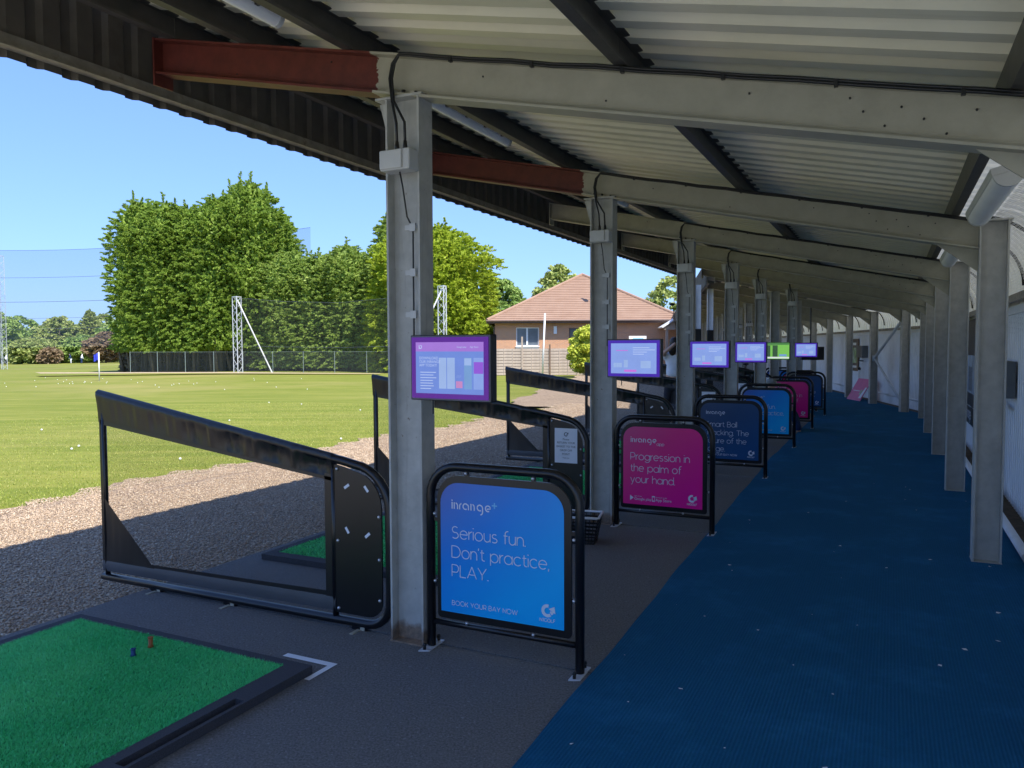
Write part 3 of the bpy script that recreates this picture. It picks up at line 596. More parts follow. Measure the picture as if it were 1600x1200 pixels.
def wall_mesh(L):
    mb = MB(); pr = trap(0, L, L/8, 0.018, 0.55, 0.12); n = len(pr)
    mb.add([(3.425+z, y, zz) for zz in (0.0, 2.04) for y, z in pr], [(i, i+1, n+i+1, n+i) for i in range(n-1)])
    return mb.mesh('wall_sheet', 'wall')
def fascia_mesh(L, x):
    mb = MB(); pr = trap(0, L, L/5, 0.03, 0.5, 0.12); n = len(pr)
    for dx in (0, 0.0015): mb.add([(x-z-dx, y, zz) for zz in (zr(x)-0.155, zr(x)+ZS+0.03) for y, z in pr], [(i, i+1, n+i+1, n+i) if dx else (i, n+i, n+i+1, i+1) for i in range(n-1)])
    return mb.mesh('fascia_sheet', 'fascia')
for a, L, x0 in ((A1, BAY1/3, -2.04), (A2, BAY2/3, -1.62)):
    sm, em, wm, fm = sheet_mesh(L, x0, 2.78), eave_sheet_mesh(L), wall_mesh(L), fascia_mesh(L, x0-0.01)
    rails = MB(); rails.box(x0+0.02, x0+0.075, 0, L*3, zr(x0)-0.115, zr(x0)-0.109); rails.box(x0+0.002, x0+0.018, 0, L*3, zr(x0)-0.115, zr(x0)-0.03); rail_me = rails.mesh('eaves_angle', 'fasciarail')
    wr = MB(); wr.box(3.30, 3.42, 0, L*3, 2.045, 2.052); wr.box(3.30, 3.306, 0, L*3, 1.985, 2.045); wr_me = wr.mesh('wall_rail', 'rust')
    wb = MB(); wb.box(3.40, 3.424, 0, L*3, 1.90, 1.985); wb_me = wb.mesh('wall_capping', 'wall')
    kp = MB(); kp.tube([(3.235, 0, 0.055), (3.235, L*3-0.01, 0.055)], 0.036, 10); kp_me = kp.mesh('kick_pipe', 'white', True)
    lr = MB(); lr.tube([(3.33, 0, 0.26), (3.33, L*3, 0.26)], 0.02, 8); lr.tube([(3.33, L*1.5, 0.03), (3.33, L*1.5, 0.26)], 0.014, 6); lr_me = lr.mesh('low_rail', 'white', True)
    rb = MB()
    for yy in (L*0.75,):
        rb.tube([(2.93+0.49*cos(math.radians(t)), yy, zr(2.93)+ZS-0.5+0.49*sin(math.radians(t))) for t in range(88, -1, -8)], 0.014, 6)
    rb_me = rb.mesh('eaves_rib', 'cable', True)
    for k, p, aa, LL in bayruns():
        if aa != a: continue
        n_, u_ = axes(a)
        for i in range(3):
            q = p+u_*(L*i)
            obj('roof_sheet', sm, shelter, q, -a); obj('curved_eaves_sheet', em, shelter, q, -a); obj('wall_sheet', wm, shelter, q, -a); obj('fascia_sheet', fm, shelter, q, -a)
        obj('eaves_angle', rail_me, shelter, p, -a); obj('wall_rail', wr_me, shelter, p, -a); obj('wall_capping', wb_me, shelter, p, -a)
        if a == A1: obj('kick_pipe', kp_me, shelter, p, -a)
        else: obj('low_rail', lr_me, shelter, p, -a)
        for q_ in (0, 1.15): obj('eaves_rib', rb_me, shelter, p+u_*(L*q_), -a)
def netting_mesh(L):
    mb = MB(); cx, cz, r = 2.93, zr(2.93)+ZS-0.56, 0.50; S_ = 1.25; N_ = 14; p_ = 0.062
    def pt(y, s_):
        if s_ < 0.5: return (cx+r, y, cz-0.5+s_)
        t = min(1.45, (s_-0.5)/r); return (cx+r*cos(t), y, cz+r*sin(t))
    for sg in (1, -1):
        y0 = -S_
        while y0 < L+S_:
            path = [(y0+sg*S_*(q/N_-0.5), 0.12+1.08*q/N_) for q in range(N_+1)]; path = [pt(y, s_) for y, s_ in path if 0.0 <= y <= L]
            if len(path) > 1: mb.tube(path, 0.0016, 3, cap=False)
            y0 += p_
    return mb.mesh('wire_netting', 'bolt')
nt_me = netting_mesh(BAY1)
for k in range(0, 5): obj('wire_netting', nt_me, shelter, FR[k][0], -A1)['kind'] = 'stuff'
bo = MB()
for x, dz in ((1.1, 0.07), (1.75, 0.15), (2.15, 0.16), (2.2, 0.11), (2.28, 0.06), (2.34, 0.14), (2.42, 0.10), (2.5, 0.05), (2.6, 0.15), (0.45, 0.14), (-0.5, 0.16), (-1.2, 0.05)): bo.tube([(x, -0.0045, zr(x)+0.012+dz), (x, -0.008-0.004*(x > 1.5), zr(x)+0.012+dz)], 0.005, 6)  # black stubs on the web, coloured dark in place of open holes
for x in (-0.075, 0.0, 0.075):
    for y in (-0.045, 0.045): bo.tube([(x, y, zr(x)+0.02), (x, y, zr(x)+0.042)], 0.011, 6)
bolt_hole_me = bo.mesh('bolt', 'cable')
for k in range(-1, 4): obj('bolt', bolt_hole_me, shelter, FR[k][0], -A1)['kind'] = 'stuff'
# the wedge where the two runs meet
q = F6-U2*2.3
for nm, me in (('roof_sheet', sheet_mesh(2.32, -1.62, 2.78)), ('curved_eaves_sheet', eave_sheet_mesh(2.3)), ('wall_sheet', wall_mesh(2.3))):
    obj(nm, me, shelter, q-Vector((0, 0, 0.006)), -A2)
# far end wall only; near end left open to admit light
for p, a in ((FR[6+NSEC2-1][0]+U2*0.1, A2),):
    mb = MB(); pr = trap(-1.6, 3.4, 0.25, 0.018); n = len(pr)
    mb.add([(x, z, zz) for zi in (0, 1) for x, z in pr for zz in ((0 if zi == 0 else zr(x)+ZS),)], [(i, i+1, n+i+1, n+i) for i in range(n-1)])
    mb.build('end_wall_sheet', 'wall', shelter, loc=p, rz=-a)
# bracing in the far run
mb = MB(); pA = (2.98, 0.05, 2.28); pB = (2.98, BAY2-0.08, 1.24); pC = (2.98, 0.05, 0.16)
mb.tube([pA, pB], 0.036, 8); mb.tube([pB, pC], 0.03, 8); mb.box(2.93, 3.03, BAY2-0.12, BAY2-0.06, 1.16, 1.32)
mb.build('bracing_tube', 'galvpale', shelter, True, loc=F6, rz=-A2)

# ------------------------------------------------------------------ junction boxes, cables, clips
def clip_mesh():
    mb = MB(); mb.box(-0.017, 0.017, -0.014, 0, -0.02, 0.02); mb.box(-0.05, -0.017, -0.008, 0, -0.013, 0.013)
    mb.add([(-0.036+0.013*cos(t*pi/4), -0.0085, 0.013*sin(t*pi/4)) for t in range(8)], [tuple(range(8))]); return mb.mesh('cable_clip', 'plastic')
clip_me = clip_mesh()
ordn = ['nearest', 'second', 'third', 'fourth', 'fifth', 'sixth', 'seventh', 'eighth', 'ninth']
boxlab = ['large looking pale grey junction box with black cables on the nearest front column', 'pale grey junction box high on the second front column, above the purple framed screen',
          'grey junction box on the third front column, right of the golfer', 'grey junction box on the fourth front column from the camera', 'small grey junction box on the column of the green course screen',
          'small grey junction box on the column of the farthest lit blue screen']
boxme = {}
def boxparts():
    b = MB(); b.box(-0.075, 0.105, -0.16, -0.066, 2.505, 2.612); boxme['housing'] = b.mesh('housing', 'plastic')
    l = MB(); l.box(-0.07, 0.065, -0.172, -0.160, 2.511, 2.607); boxme['lid'] = l.mesh('lid', 'plastic')
    g = MB()
    for x in (0.0, 0.05): g.tube([(x, -0.11, 2.61), (x, -0.11, 2.66)], [0.014, 0.009], 8)
    boxme['gland'] = g.mesh('gland', 'cable', True)
    c = MB()
    for x, dx in ((0.0, -0.035), (0.05, 0.0)):
        pts = [(x, -0.11, 2.64), (x-0.01, -0.10, 2.76), (-0.035+dx*0.3, -0.085, 2.88), (-0.05+dx*0.4, -0.078, 3.0), (-0.035+dx*0.4, -0.075, 3.075), (0.0+dx*0.3, -0.075, 3.115+0.008*(dx == 0)), (0.06, -0.072, zr(0.06)+RD+0.0+0.01*(dx == 0))]
        pts += [(xx, -0.072+0.003*sin(xx*9), zr(xx)+RD-0.006+0.012*(dx == 0)+0.003*sin(xx*13)) for xx in np.arange(0.2, 2.9, 0.22)]
        c.tube(pts, 0.0075, 6)
    c2 = c; boxme['cable'] = c2.mesh('cable', 'cable', True)
    d = MB(); d.tube([(0.015, -0.11, 2.505), (0.025, -0.10, 2.43), (0.03, -0.07, 2.28), (0.047, -0.045, 2.225)]+[(0.05, -0.045, z) for z in np.arange(2.2, 1.6, -0.1)], 0.0045, 6); boxme['drop_cable'] = d.mesh('drop_cable', 'cable', True)
boxparts()
for k in list(range(-1, 6))+[7, 8, 9, 10, 11]:
    p, a = FR[k]; dz = 0 if k < 6 else -0.31
    off = axes(a)[0]*(0.25 if k == 5 else 0)
    r = empty('junction_box', boxlab[k] if 0 <= k < 6 else 'small grey junction box on a far front column in the angled run', 'junction box', p+off, -a, 'junction boxes on the front columns')
    for nm in ('housing', 'lid', 'gland', 'cable', 'drop_cable'):
        if nm == 'cable' and k > 5: continue
        o = obj(nm, boxme[nm], r, (0, 0, dz))
        if nm in ('housing', 'lid'):
            b = o.modifiers.new('bevel', 'BEVEL'); b.width = 0.012 if nm == 'lid' else 0.008; b.segments = 2
    for z in (2.225, 1.99, 1.77): obj('cable_clip', clip_me, r, (0.055, -0.046, z+dz))
    if k < 6:
        for xx in np.arange(0.3, 2.8, 0.45):
            mb = None
            o = obj('saddle', boxme.setdefault('saddle', (lambda m: (m.box(-0.008, 0.008, -0.083, -0.06, -0.02, 0.008), m.mesh('saddle', 'cable'))[1])(MB())), r, (float(xx), 0, zr(xx)+RD))

# ------------------------------------------------------------------ strip lights
def lightmesh(L, w, h):
    a = MB(); a.box(-w/2, w/2, 0, L, 0.0, h*0.35)
    b = MB(); pr = [(w/2*cos(math.radians(t))*1.0, -h*0.65*sin(math.radians(t))) for t in range(0, 181, 10)]
    pr = [(x*0.94, z) for x, z in pr]
    b.prism(pr, lambda p, t: (p[0], t, p[1]), 0.03, L-0.03)
    c = MB()
    c.prism([(x*1.03, z*1.03-0.001) for x, z in pr], lambda p, t: (p[0], t, p[1]), 0.001, 0.029)
    return a.mesh('housing', 'plastic'), b.mesh('diffuser', 'diff'), c.mesh('end_cap', 'plastic'), L
lf = lightmesh(1.75, 0.10, 0.09); lb = lightmesh(1.5, 0.15, 0.11)
clipm = MB(); clipm.box(0.045, 0.062, -0.012, 0.012, -0.03, 0.05); clipm = clipm.mesh('catch', 'cable')
def striplight(me, p, a, x, y0, zoff, label, tilt, front):
    n_, u_ = axes(a); r = empty('strip_light', label, 'strip light', p+n_*x+u_*y0+Vector((0, 0, zr(x)+zoff)), -a, 'strip lights under the shelter roof')
    for nm, m in zip(('housing', 'diffuser', 'end_cap'), me):
        o = obj(nm, m, r); o.rotation_euler = (0, tilt, 0)
        if nm == 'end_cap': o = obj(nm, m, r, (0, me[3]-0.03, 0)); o.rotation_euler = (0, tilt, 0)
    if front:
        for y in np.arange(0.15, 1.7, 0.28): obj('catch', clipm, r, (0, float(y), 0))
        mb = MB(); mb.tube([(0.02, 1.75, 0.02), (0.06, 1.95, -0.01), (0.05, 2.15, 0.04), (0.08, 2.5, 0.06), (0.1, 2.75, 0.06)], 0.006, 6); mb.build('lead', 'cablegrey', r, True)
    return r
for k, lab in ((-1, 'grey strip light at the top edge left of centre, nearest of the front lights'), (0, 'grey strip light beside the nearest front column, between the first two rafters'), (1, 'strip light just right of the second front column')):
    p, a = FR[k]; striplight(lf, p, a, -0.50, 0.45 if k != -1 else 0.95, RD+0.05, lab, 0.0, True)
for k, lab in ((0, 'large white strip light at the top right, nearest of the back row'), (1, 'white strip light of the back row, second from the camera'), (3, 'white strip light of the back row near the far column heads')):
    p, a = FR[k]; striplight(lb, p, a, 2.84, 1.15, RD-0.03, lab, -0.25, False)
for k in (6, 8): striplight(lb, FR[k][0], A2, 0.6, 0.6, RD+0.05, 'pale strip light under the roof of the far angled run, %s one' % ('nearer' if k == 6 else 'farther'), 0.0, False)
striplight(lb, FR[5][0], A2, 2.86, 0.4, RD+0.03, 'white strip light at the back where the two roof runs meet', 0.3, False)

# ------------------------------------------------------------------ bay dividers
LX, RX = -2.50, -0.53
def ztop(x): return 1.285+(x-LX)*(0.965-1.285)/(RX-LX)
def div_parts():
    D = {}
    fr = MB(); path = [(LX-0.02, 0, ztop(LX-0.02)), (-1.5, 0, ztop(-1.5)), (-0.62, 0, ztop(-0.62)), (-0.46, 0, 0.955)]
    path += [(-0.40+0.25*sin(math.radians(t)), 0, 0.69+0.25*cos(math.radians(t))) for t in range(5, 91, 11)]
    path += [(-0.15, 0, 0.5), (-0.15, 0, 0.27)]
    path += [(-0.30+0.15*cos(math.radians(t)), 0, 0.19-0.15*sin(math.radians(t))) for t in range(10, 91, 16)]
    path += [(-0.6, 0, 0.038), (-1.5, 0, 0.036), (LX-0.02, 0, 0.035)]
    fr.tube(path, 0.026, 10); fr.tube([(RX, 0, 0.05), (RX, 0, 0.97)], 0.018, 8); fr.tube([(LX+0.02, 0, 0.05), (LX+0.02, 0, 1.27)], 0.017, 8)
    D['frame'] = (fr.mesh('frame', 'black', True))
    # top sleeve wrapping the tube, with gathers
    def sheet(name, fx, nxs, nzs, mat):
        mb = MB(); vs = []
        for i in range(nxs+1):
            for j in range(nzs+1): vs.append(fx(i/nxs, j/nzs))
        n = nzs+1; mb.add(vs, [(i*n+j, i*n+j+1, (i+1)*n+j+1, (i+1)*n+j) for i in range(nxs) for j in range(nzs)]); return mb.mesh(name, mat, True)
    rnd = random.Random(3); ph = [(rnd.uniform(0, 6.28), rnd.uniform(0.6, 1.4)) for _ in range(8)]
    def wr(x, s_): return (0.4*sin(x*19*ph[0][1]+ph[0][0]+s_*0.8)+0.5*abs(sin(x*31*ph[1][1]+ph[1][0]-s_*0.5))+0.45*abs(sin(x*52+ph[2][0]+s_*0.6)))
    def top(a, b):
        x = LX-0.02+a*(RX-LX+0.02); zt = ztop(x); hgt = 0.19-0.07*a
        if b < 0.3:
            t = b/0.3; ang = math.radians(200-200*t); y = 0.032*cos(ang)*-1; return (x, -0.032*cos(math.radians(180-180*t))*-1 if False else 0.032*cos(math.radians(180*t)), zt+0.032*sin(math.radians(180*t)))
        t = (b-0.3)/0.7; am = 0.026*(0.18+0.82*a**1.3)*math.sin(pi*min(1, 0.12+t*0.88))
        return (x, -0.032+0.022*t+am*wr(x, t), zt-t*hgt)
    D['top_sleeve'] = sheet('top_sleeve', top, 110, 12, 'vinyl')
    hem = MB(); hem.add([(LX, -0.012, ztop(LX)-0.172), (RX, -0.012, ztop(RX)-0.108), (RX, -0.012, ztop(RX)-0.128), (LX, -0.012, ztop(LX)-0.202)], [(3, 2, 1, 0)])
    hem.add([(LX-0.012, -0.012, 0.1), (LX+0.035, -0.012, 0.1), (LX+0.035, -0.012, 1.12), (LX-0.012, -0.012, 1.12)], [(0, 1, 2, 3)])
    hem.add([(RX-0.06, -0.012, 0.1), (RX-0.002, -0.012, 0.1), (RX-0.002, -0.012, 0.88), (RX-0.06, -0.012, 0.88)], [(0, 1, 2, 3)])
    hem.add([(LX+0.02, -0.0125, 0.148), (RX, -0.0125, 0.172), (RX, -0.0125, 0.20), (LX+0.02, -0.0125, 0.165)], [(0, 1, 2, 3)])
    D['hem'] = hem.mesh('hem', 'vinyl')
    me_ = MB(); me_.add([(LX, -0.008, 0.12), (RX, -0.008, 0.12), (RX, -0.008, ztop(RX)-0.06), (LX, -0.008, ztop(LX)-0.06)], [(0, 1, 2, 3)]); D['mesh_panel'] = me_.mesh('mesh_panel', 'mesh')
    def bot(a, b):
        x = LX-0.01+a*(RX-LX+0.02); return (x, -0.014-0.004*sin(pi*b)+0.002*wr(x, b), 0.078+0.012*a+b*(0.074+0.004*a))
    D['bottom_sleeve'] = sheet('bottom_sleeve', bot, 60, 5, 'vinylgrey')
    def cor(a, b):
        # triangle patch in the lower outer corner
        z0, z1 = 0.15, 0.15+0.46*(1-a)**1.0; x = LX-0.005+a*0.50; z = z0+b*max(0.004, (z1-z0)); return (x, -0.0145+0.006*wr(x*1.2, b)*b*(1-b)*4*(1-a), z)
    D['corner_patch'] = sheet('corner_patch', cor, 24, 10, 'vinyl')
    bp = MB(); prof = [(-0.515, 0.085), (-0.515, 0.935), (-0.46, 0.925)]+[(-0.39+0.195*sin(math.radians(t)), 0.70+0.205*cos(math.radians(t))) for t in range(10, 91, 16)]+[(-0.195, 0.26)]+[(-0.29+0.095*cos(math.radians(t)), 0.18-0.095*sin(math.radians(t))) for t in range(10, 91, 20)]
    bp.prism(prof, lambda p, t: (p[0], t, p[1]), -0.014, -0.004); D['back_panel'] = bp.mesh('back_panel', 'blackpanel')
    bo = MB()
    for x, z in ((-0.495, 0.91), (-0.495, 0.5), (-0.495, 0.11), (-0.21, 0.66), (-0.21, 0.42), (-0.21, 0.19)): bo.sphere((x, -0.016, z), 0.010, 8, 6)
    D['bolt'] = bo.mesh('bolt', 'bolt', True)
    ft = MB()
    for x in (-2.0, -1.35, -0.36):
        ft.box(x-0.05, x+0.05, -0.012, 0.012, 0.0, 0.03)
    D['foot'] = ft.mesh('foot', 'black')
    br = MB()
    for x in (-2.0, -1.35, -0.36): br.box(x-0.012, x+0.012, -0.085, -0.012, 0.0, 0.005); br.box(x+0.012, x+0.04, -0.016, -0.012, 0.002, 0.028)
    D['bracket'] = br.mesh('bracket', 'rafter')
    st = MB()
    for x, z, t in ((-0.43, 0.815, 0.6), (-0.295, 0.81, -0.9), (-0.43, 0.565, -1.0), (-0.29, 0.55, 0.7)):
        c, s_ = cos(t), sin(t); st.add([(x+c*dx-s_*dz, -0.0155, z+s_*dx+c*dz) for dx, dz in ((-.02, -.008), (.02, -.008), (.02, .008), (-.02, .008))], [(0, 1, 2, 3)])
    D['sticker'] = st.mesh('sticker', 'paper')
    return D
DP = div_parts()
divlab = {0: 'nearest black bay divider with white tape marks on its bare end panel', 1: 'black bay divider with a white printed notice, behind the nearest screen', 2: 'third black bay divider, with tape marks on its end panel', 3: 'black bay divider with a notice beside the third front column', 4: 'black bay divider with a notice beside the fourth front column', 5: 'farthest black bay divider of the straight run', 6: 'black bay divider in the first bay of the angled run', 7: 'black bay divider in the second bay of the angled run'}
for k in (0, 1, 2, 3, 4, 5, 6, 7):
    p, a = FR[k]; r = empty('bay_divider', divlab[k], 'bay divider', p, -a, 'dividers between the driving bays')
    for nm, me in DP.items():
        if nm == 'sticker' and k not in (0, 2): continue
        o = obj(nm, me, r)
        if nm in ('bolt', 'foot', 'bracket', 'sticker', 'hem'): o['kind'] = 'stuff'
    if k in (1, 3, 4, 5):
        mb = MB(); mb.box(-0.468, -0.245, -0.0160, -0.0145, 0.525, 0.845); o = mb.build('notice', 'paper', r)
        for s_, z, sz in (('Please', 0.735, 0.026), ('RETURN YOUR', 0.703, 0.026), ('BASKET TO THE', 0.668, 0.026), ('DROP OFF', 0.633, 0.026), ('POINT', 0.598, 0.026), ('Thank you', 0.567, 0.016)):
            text(s_, sz, -0.356, z, -0.0168, 'ink', o, 0.0, 'CENTER')
        mb = MB(); ribbon(mb, arc(-0.356, 0.79, 0.016, 0.016, 60, 330), 0.007, -0.0168); mb.add([(-0.352, -0.0168, 0.785), (-0.330, -0.0168, 0.793), (-0.335, -0.0168, 0.812)], [(0, 1, 2)]); mb.build('emblem', 'ink', o)

# ------------------------------------------------------------------ sign barriers
def sign_parts():
    D = {}; x0, x1, r, H = 0.135, 0.98, 0.16, 0.975
    path = [(x0, 0, 0.0), (x0, 0, H-r)]+[(x0+r-r*cos(math.radians(t)), 0, H-r+r*sin(math.radians(t))) for t in range(12, 90, 13)]+[(x0+r, 0, H), (x1-r, 0, H)]+[(x1-r+r*sin(math.radians(t)), 0, H-r+r*cos(math.radians(t))) for t in range(12, 90, 13)]+[(x1, 0, H-r), (x1, 0, 0.0)]
    m = MB(); m.tube(path, 0.0235, 12); m.tube([(x0+0.02, 0, 0.14), (x1-0.02, 0, 0.14)], 0.016, 10); D['frame'] = m.mesh('frame', 'black', True)
    def rr(a0, a1, b0, b1, ru, rl):
        p = [(a0+rl, b0)] if rl else [(a0, b0)]
        if rl: p = [(a0+rl-rl*sin(math.radians(t)), b0+rl-rl*cos(math.radians(t))) for t in range(0, 91, 30)]
        q = [(a0+ru-ru*cos(math.radians(t)), b1-ru+ru*sin(math.radians(t))) for t in range(0, 91, 10)]+[(a1-ru+ru*sin(math.radians(t)), b1-ru+ru*cos(math.radians(t))) for t in range(0, 91, 10)]
        s_ = [(a1, b0)] if not rl else [(a1-rl+rl*cos(math.radians(t)), b0+rl-rl*sin(math.radians(t))) for t in range(0, 91, 30)]
        return p+q+s_
    m = MB(); pr = rr(0.178, 0.938, 0.168, 0.93, 0.135, 0.02); m.prism(pr, lambda p, t: (p[0], t, p[1]), 0.006, -0.006); D['panel'] = m.mesh('panel', 'blackpanel')
    m = MB(); pr = rr(0.20, 0.90, 0.205, 0.892, 0.11, 0.0); m.add([(p[0], -0.008, p[1]) for p in pr], [tuple(range(len(pr)))[::-1]]); D['print_mesh'] = m
    m = MB()
    for x, z in ((0.355, 0.945), (0.735, 0.945), (0.355, 0.158), (0.735, 0.158), (0.165, 0.36), (0.165, 0.72), (0.953, 0.36), (0.953, 0.66)): m.sphere((x, -0.010, z), 0.0095, 8, 6)
    D['bolt'] = m.mesh('bolt', 'bolt', True)
    m = MB()
    for x in (0.355, 0.735): m.box(x-0.012, x+0.012, -0.005, 0.005, 0.925, 0.965)
    for z in (0.36, 0.69): m.box(0.935, 0.965, -0.005, 0.005, z-0.01, z+0.01); m.box(0.15, 0.182, -0.005, 0.005, z-0.01, z+0.01)
    D['tab'] = m.mesh('tab', 'black')
    m = MB()
    for x in (0.0,):
        m.add([(x-0.022, -0.10, 0.007), (x+0.03, -0.075, 0.007), (x+0.026, 0.085, 0.007), (x-0.026, 0.085, 0.007), (x-0.022, -0.10, 0.0), (x+0.03, -0.075, 0.0), (x+0.026, 0.085, 0.0), (x-0.026, 0.085, 0.0)], [(0, 1, 2, 3), (4, 5, 1, 0), (5, 6, 2, 1), (6, 7, 3, 2), (7, 4, 0, 3)])
    D['foot_plate'] = m.mesh('foot_plate', 'galv')
    m = MB()
    for x in (x0, x1):
        for y in (-0.075, 0.07): m.tube([(x, y, 0.006), (x, y, 0.03)], 0.009, 6); m.sphere((x, y, 0.03), 0.012, 6, 4)
    D['fixing'] = m.mesh('fixing', 'cable', True)
    return D
SP = sign_parts(); sprint = {c: None for c in ('signblue', 'signmag', 'signnavy')}
for c in sprint: sprint[c] = SP['print_mesh'].mesh('printed_face', c)
del SP['print_mesh']
def logo_mesh():
    mb = MB(); w = 0.19; x = 0.0
    cnt = [0]
    def st(pts): cnt[0] += 1; ribbon(mb, pts, w, -0.006*(cnt[0] % 3))
    st([(0.1, 0), (0.1, 1.02)]); mb.add([(0.0, 0, 1.18), (0.2, 0, 1.18), (0.2, 0, 1.34), (0.0, 0, 1.42)], [(0, 1, 2, 3)])
    def en(x):
        st([(x, 0), (x, 1.0)]); st(arc(x+0.14, 0.52, 0.42, 0.42, 75, 0)+[(x+0.56, 0)])
    en(0.48)
    st([(1.42, 0), (1.42, 0.5)]+arc(1.92, 0.5, 0.5, 0.45, 180, 112))
    st(arc(2.42, 0.5, 0.42, 0.42, 300, -25+60, 18)); st(arc(2.46, 0.5, 0.46, 0.42, 45, 0, 4)+[(2.92, 0)])
    en(3.36)
    st(arc(4.84, 0.5, 0.42, 0.42, 300, 40, 18)); st(arc(4.86, 0.5, 0.46, 0.42, 45, 0, 4)+[(5.32, -0.1)]+arc(4.9, -0.1, 0.42, 0.42, 0, -85, 6))
    st(arc(6.22, 0.5, 0.42, 0.42, -60, -330, 18)+[(6.64, 0.5), (6.02, 0.42)])
    return mb
LG = logo_mesh()
logo_me = None
def plusmesh():
    mb = MB(); mb.box(6.86, 7.74, -0.01, 0, 0.92, 1.12); mb.box(7.2, 7.4, -0.01, 0, 0.58, 0.92); mb.box(7.2, 7.4, -0.01, 0, 1.12, 1.46); return mb
def scaled(mb, s_, name, mat):
    me = mb.mesh(name, mat); me.transform(Matrix.Scale(s_, 4)); return me
LS = 0.0345
logo_me = scaled(LG, LS, 'wordmark', 'logo'); plus_me = scaled(plusmesh(), LS, 'plus_mark', 'logoblue')
em = MB(); ribbon(em, arc(0, 0, 0.030, 0.030, 75, 310, 20), 0.020); ribbon(em, arc(0.002, 0.004, 0.030, 0.026, 310, 345, 5), 0.022); em.add([(0.008, 0, 0.012), (0.052, 0, -0.014), (0.046, 0, 0.030)], [(0, 1, 2)])
em_me = scaled(em, 0.82, 'emblem', 'logo')
def sign(k, kind, label, lines):
    p, a = FR[k]; n_, u_ = axes(a)
    r = empty('sign_barrier', label, 'sign', p-u_*0.03, -a, 'sign barriers beside the front columns')
    for nm, me in SP.items():
        if nm == 'foot_plate':
            for x in (0.135, 0.98): obj(nm, me, r, (x, 0, 0))
        else:
            o = obj(nm, me, r)
            if nm in ('bolt', 'tab', 'fixing'): o['kind'] = 'stuff'
    f = obj('printed_face', sprint[kind], r)
    obj('wordmark', logo_me, f, (0.268, -0.0095, 0.755))
    if kind == 'signblue': obj('plus_mark', plus_me, f, (0.268, -0.0095, 0.755))
    if kind == 'signmag': strokes('app', 0.0185, 0.502, 0.733, -0.0095, 'logo', f, 0.13)
    for s_, z in zip(lines, (0.600, 0.498, 0.398, 0.298)): strokes(s_, 0.0440, 0.268, z, -0.0095, 'logo', f, 0.105, 0.21)
    if kind != 'signmag': strokes('BOOK YOUR BAY NOW', 0.0172, 0.268, 0.245, -0.0095, 'logo', f, 0.17, 0.28)
    else:
        mb = MB(); mb.add([(0.264, -0.0095, 0.238), (0.296, -0.0095, 0.262), (0.264, -0.0095, 0.286)], [(0, 1, 2)]); mb.box(0.462, 0.466, -0.0095, -0.009, 0.24, 0.288); mb.box(0.484, 0.488, -0.0095, -0.009, 0.24, 0.288); mb.box(0.466, 0.484, -0.0095, -0.009, 0.24, 0.248); mb.box(0.466, 0.484, -0.0095, -0.009, 0.278, 0.288); mb.build('store_mark', 'logo', f)
        text('Google play', 0.032, 0.302, 0.244, -0.0095, 'logo', f); text('GET IT ON', 0.014, 0.302, 0.272, -0.0095, 'logo', f)
        text('App Store', 0.034, 0.494, 0.244, -0.0095, 'logo', f); text('Download on the', 0.014, 0.494, 0.274, -0.0095, 'logo', f)
    obj('emblem', em_me, f, (0.812, -0.0095, 0.292)); strokes('N1GOLF', 0.0115, 0.812, 0.236, -0.0095, 'logo', f, 0.26, 0.3, 'CENTER')
B_ = ['Serious fun.', "Don\u2019t practice,", 'PLAY.']; Mg = ['Progression in', 'the palm of', 'your hand.']; Nv = ['Smart Ball', 'Tracking. The', 'future of the', 'range.']
sign(0, 'signblue', 'nearest sign barrier, bright blue, reading Serious fun', B_)
sign(1, 'signmag', 'magenta sign barrier reading Progression in the palm of your hand, unobstructed', Mg)
sign(2, 'signnavy', 'navy sign barrier reading Smart Ball Tracking, behind the magenta one', Nv)
sign(3, 'signblue', 'second blue sign barrier, behind the navy Smart Ball sign', B_)
sign(4, 'signmag', 'second magenta sign barrier, farther off and half hidden by a blue one', Mg)
sign(5, 'signnavy', 'second navy sign barrier, last of the row by the walkway bend', Nv)
sign(6, 'signmag', 'third magenta sign barrier, mostly hidden in the angled run', Mg)
sign(7, 'signblue', 'third blue sign barrier, mostly hidden in the angled run', B_)

# ------------------------------------------------------------------ screens
SCW, SCH = 0.50, 0.335
def E(name, r, g, b, s_=1.0): M[name] = emis(name, srgb(r, g, b), s_); return name
E('scr_purple', 84, 0, 140); E('scr_violet', 62, 20, 165); E('scr_blue', 106, 134, 214); E('scr_pinkbar', 158, 112, 208); E('scr_pale', 150, 176, 226); E('scr_text', 178, 196, 240)
E('scr_pink', 196, 106, 216); E('scr_teal', 112, 152, 205); E('scr_red', 190, 130, 190); E('scr_light', 132, 158, 226); E('scr_green', 60, 110, 60); E('scr_lime', 120, 190, 80); E('scr_dkgreen', 50, 82, 48); E('scr_white', 215, 225, 220); E('scr_mag', 140, 80, 210)
def plate(x0, x1, z0, z1, lvl, name, mat, parent):
    mb = MB(); y = -0.004-0.0012*lvl; mb.add([(x0, y, z0), (x1, y, z0), (x1, y, z1), (x0, y, z1)], [(0, 1, 2, 3)]); return mb.build(name, mat, parent)
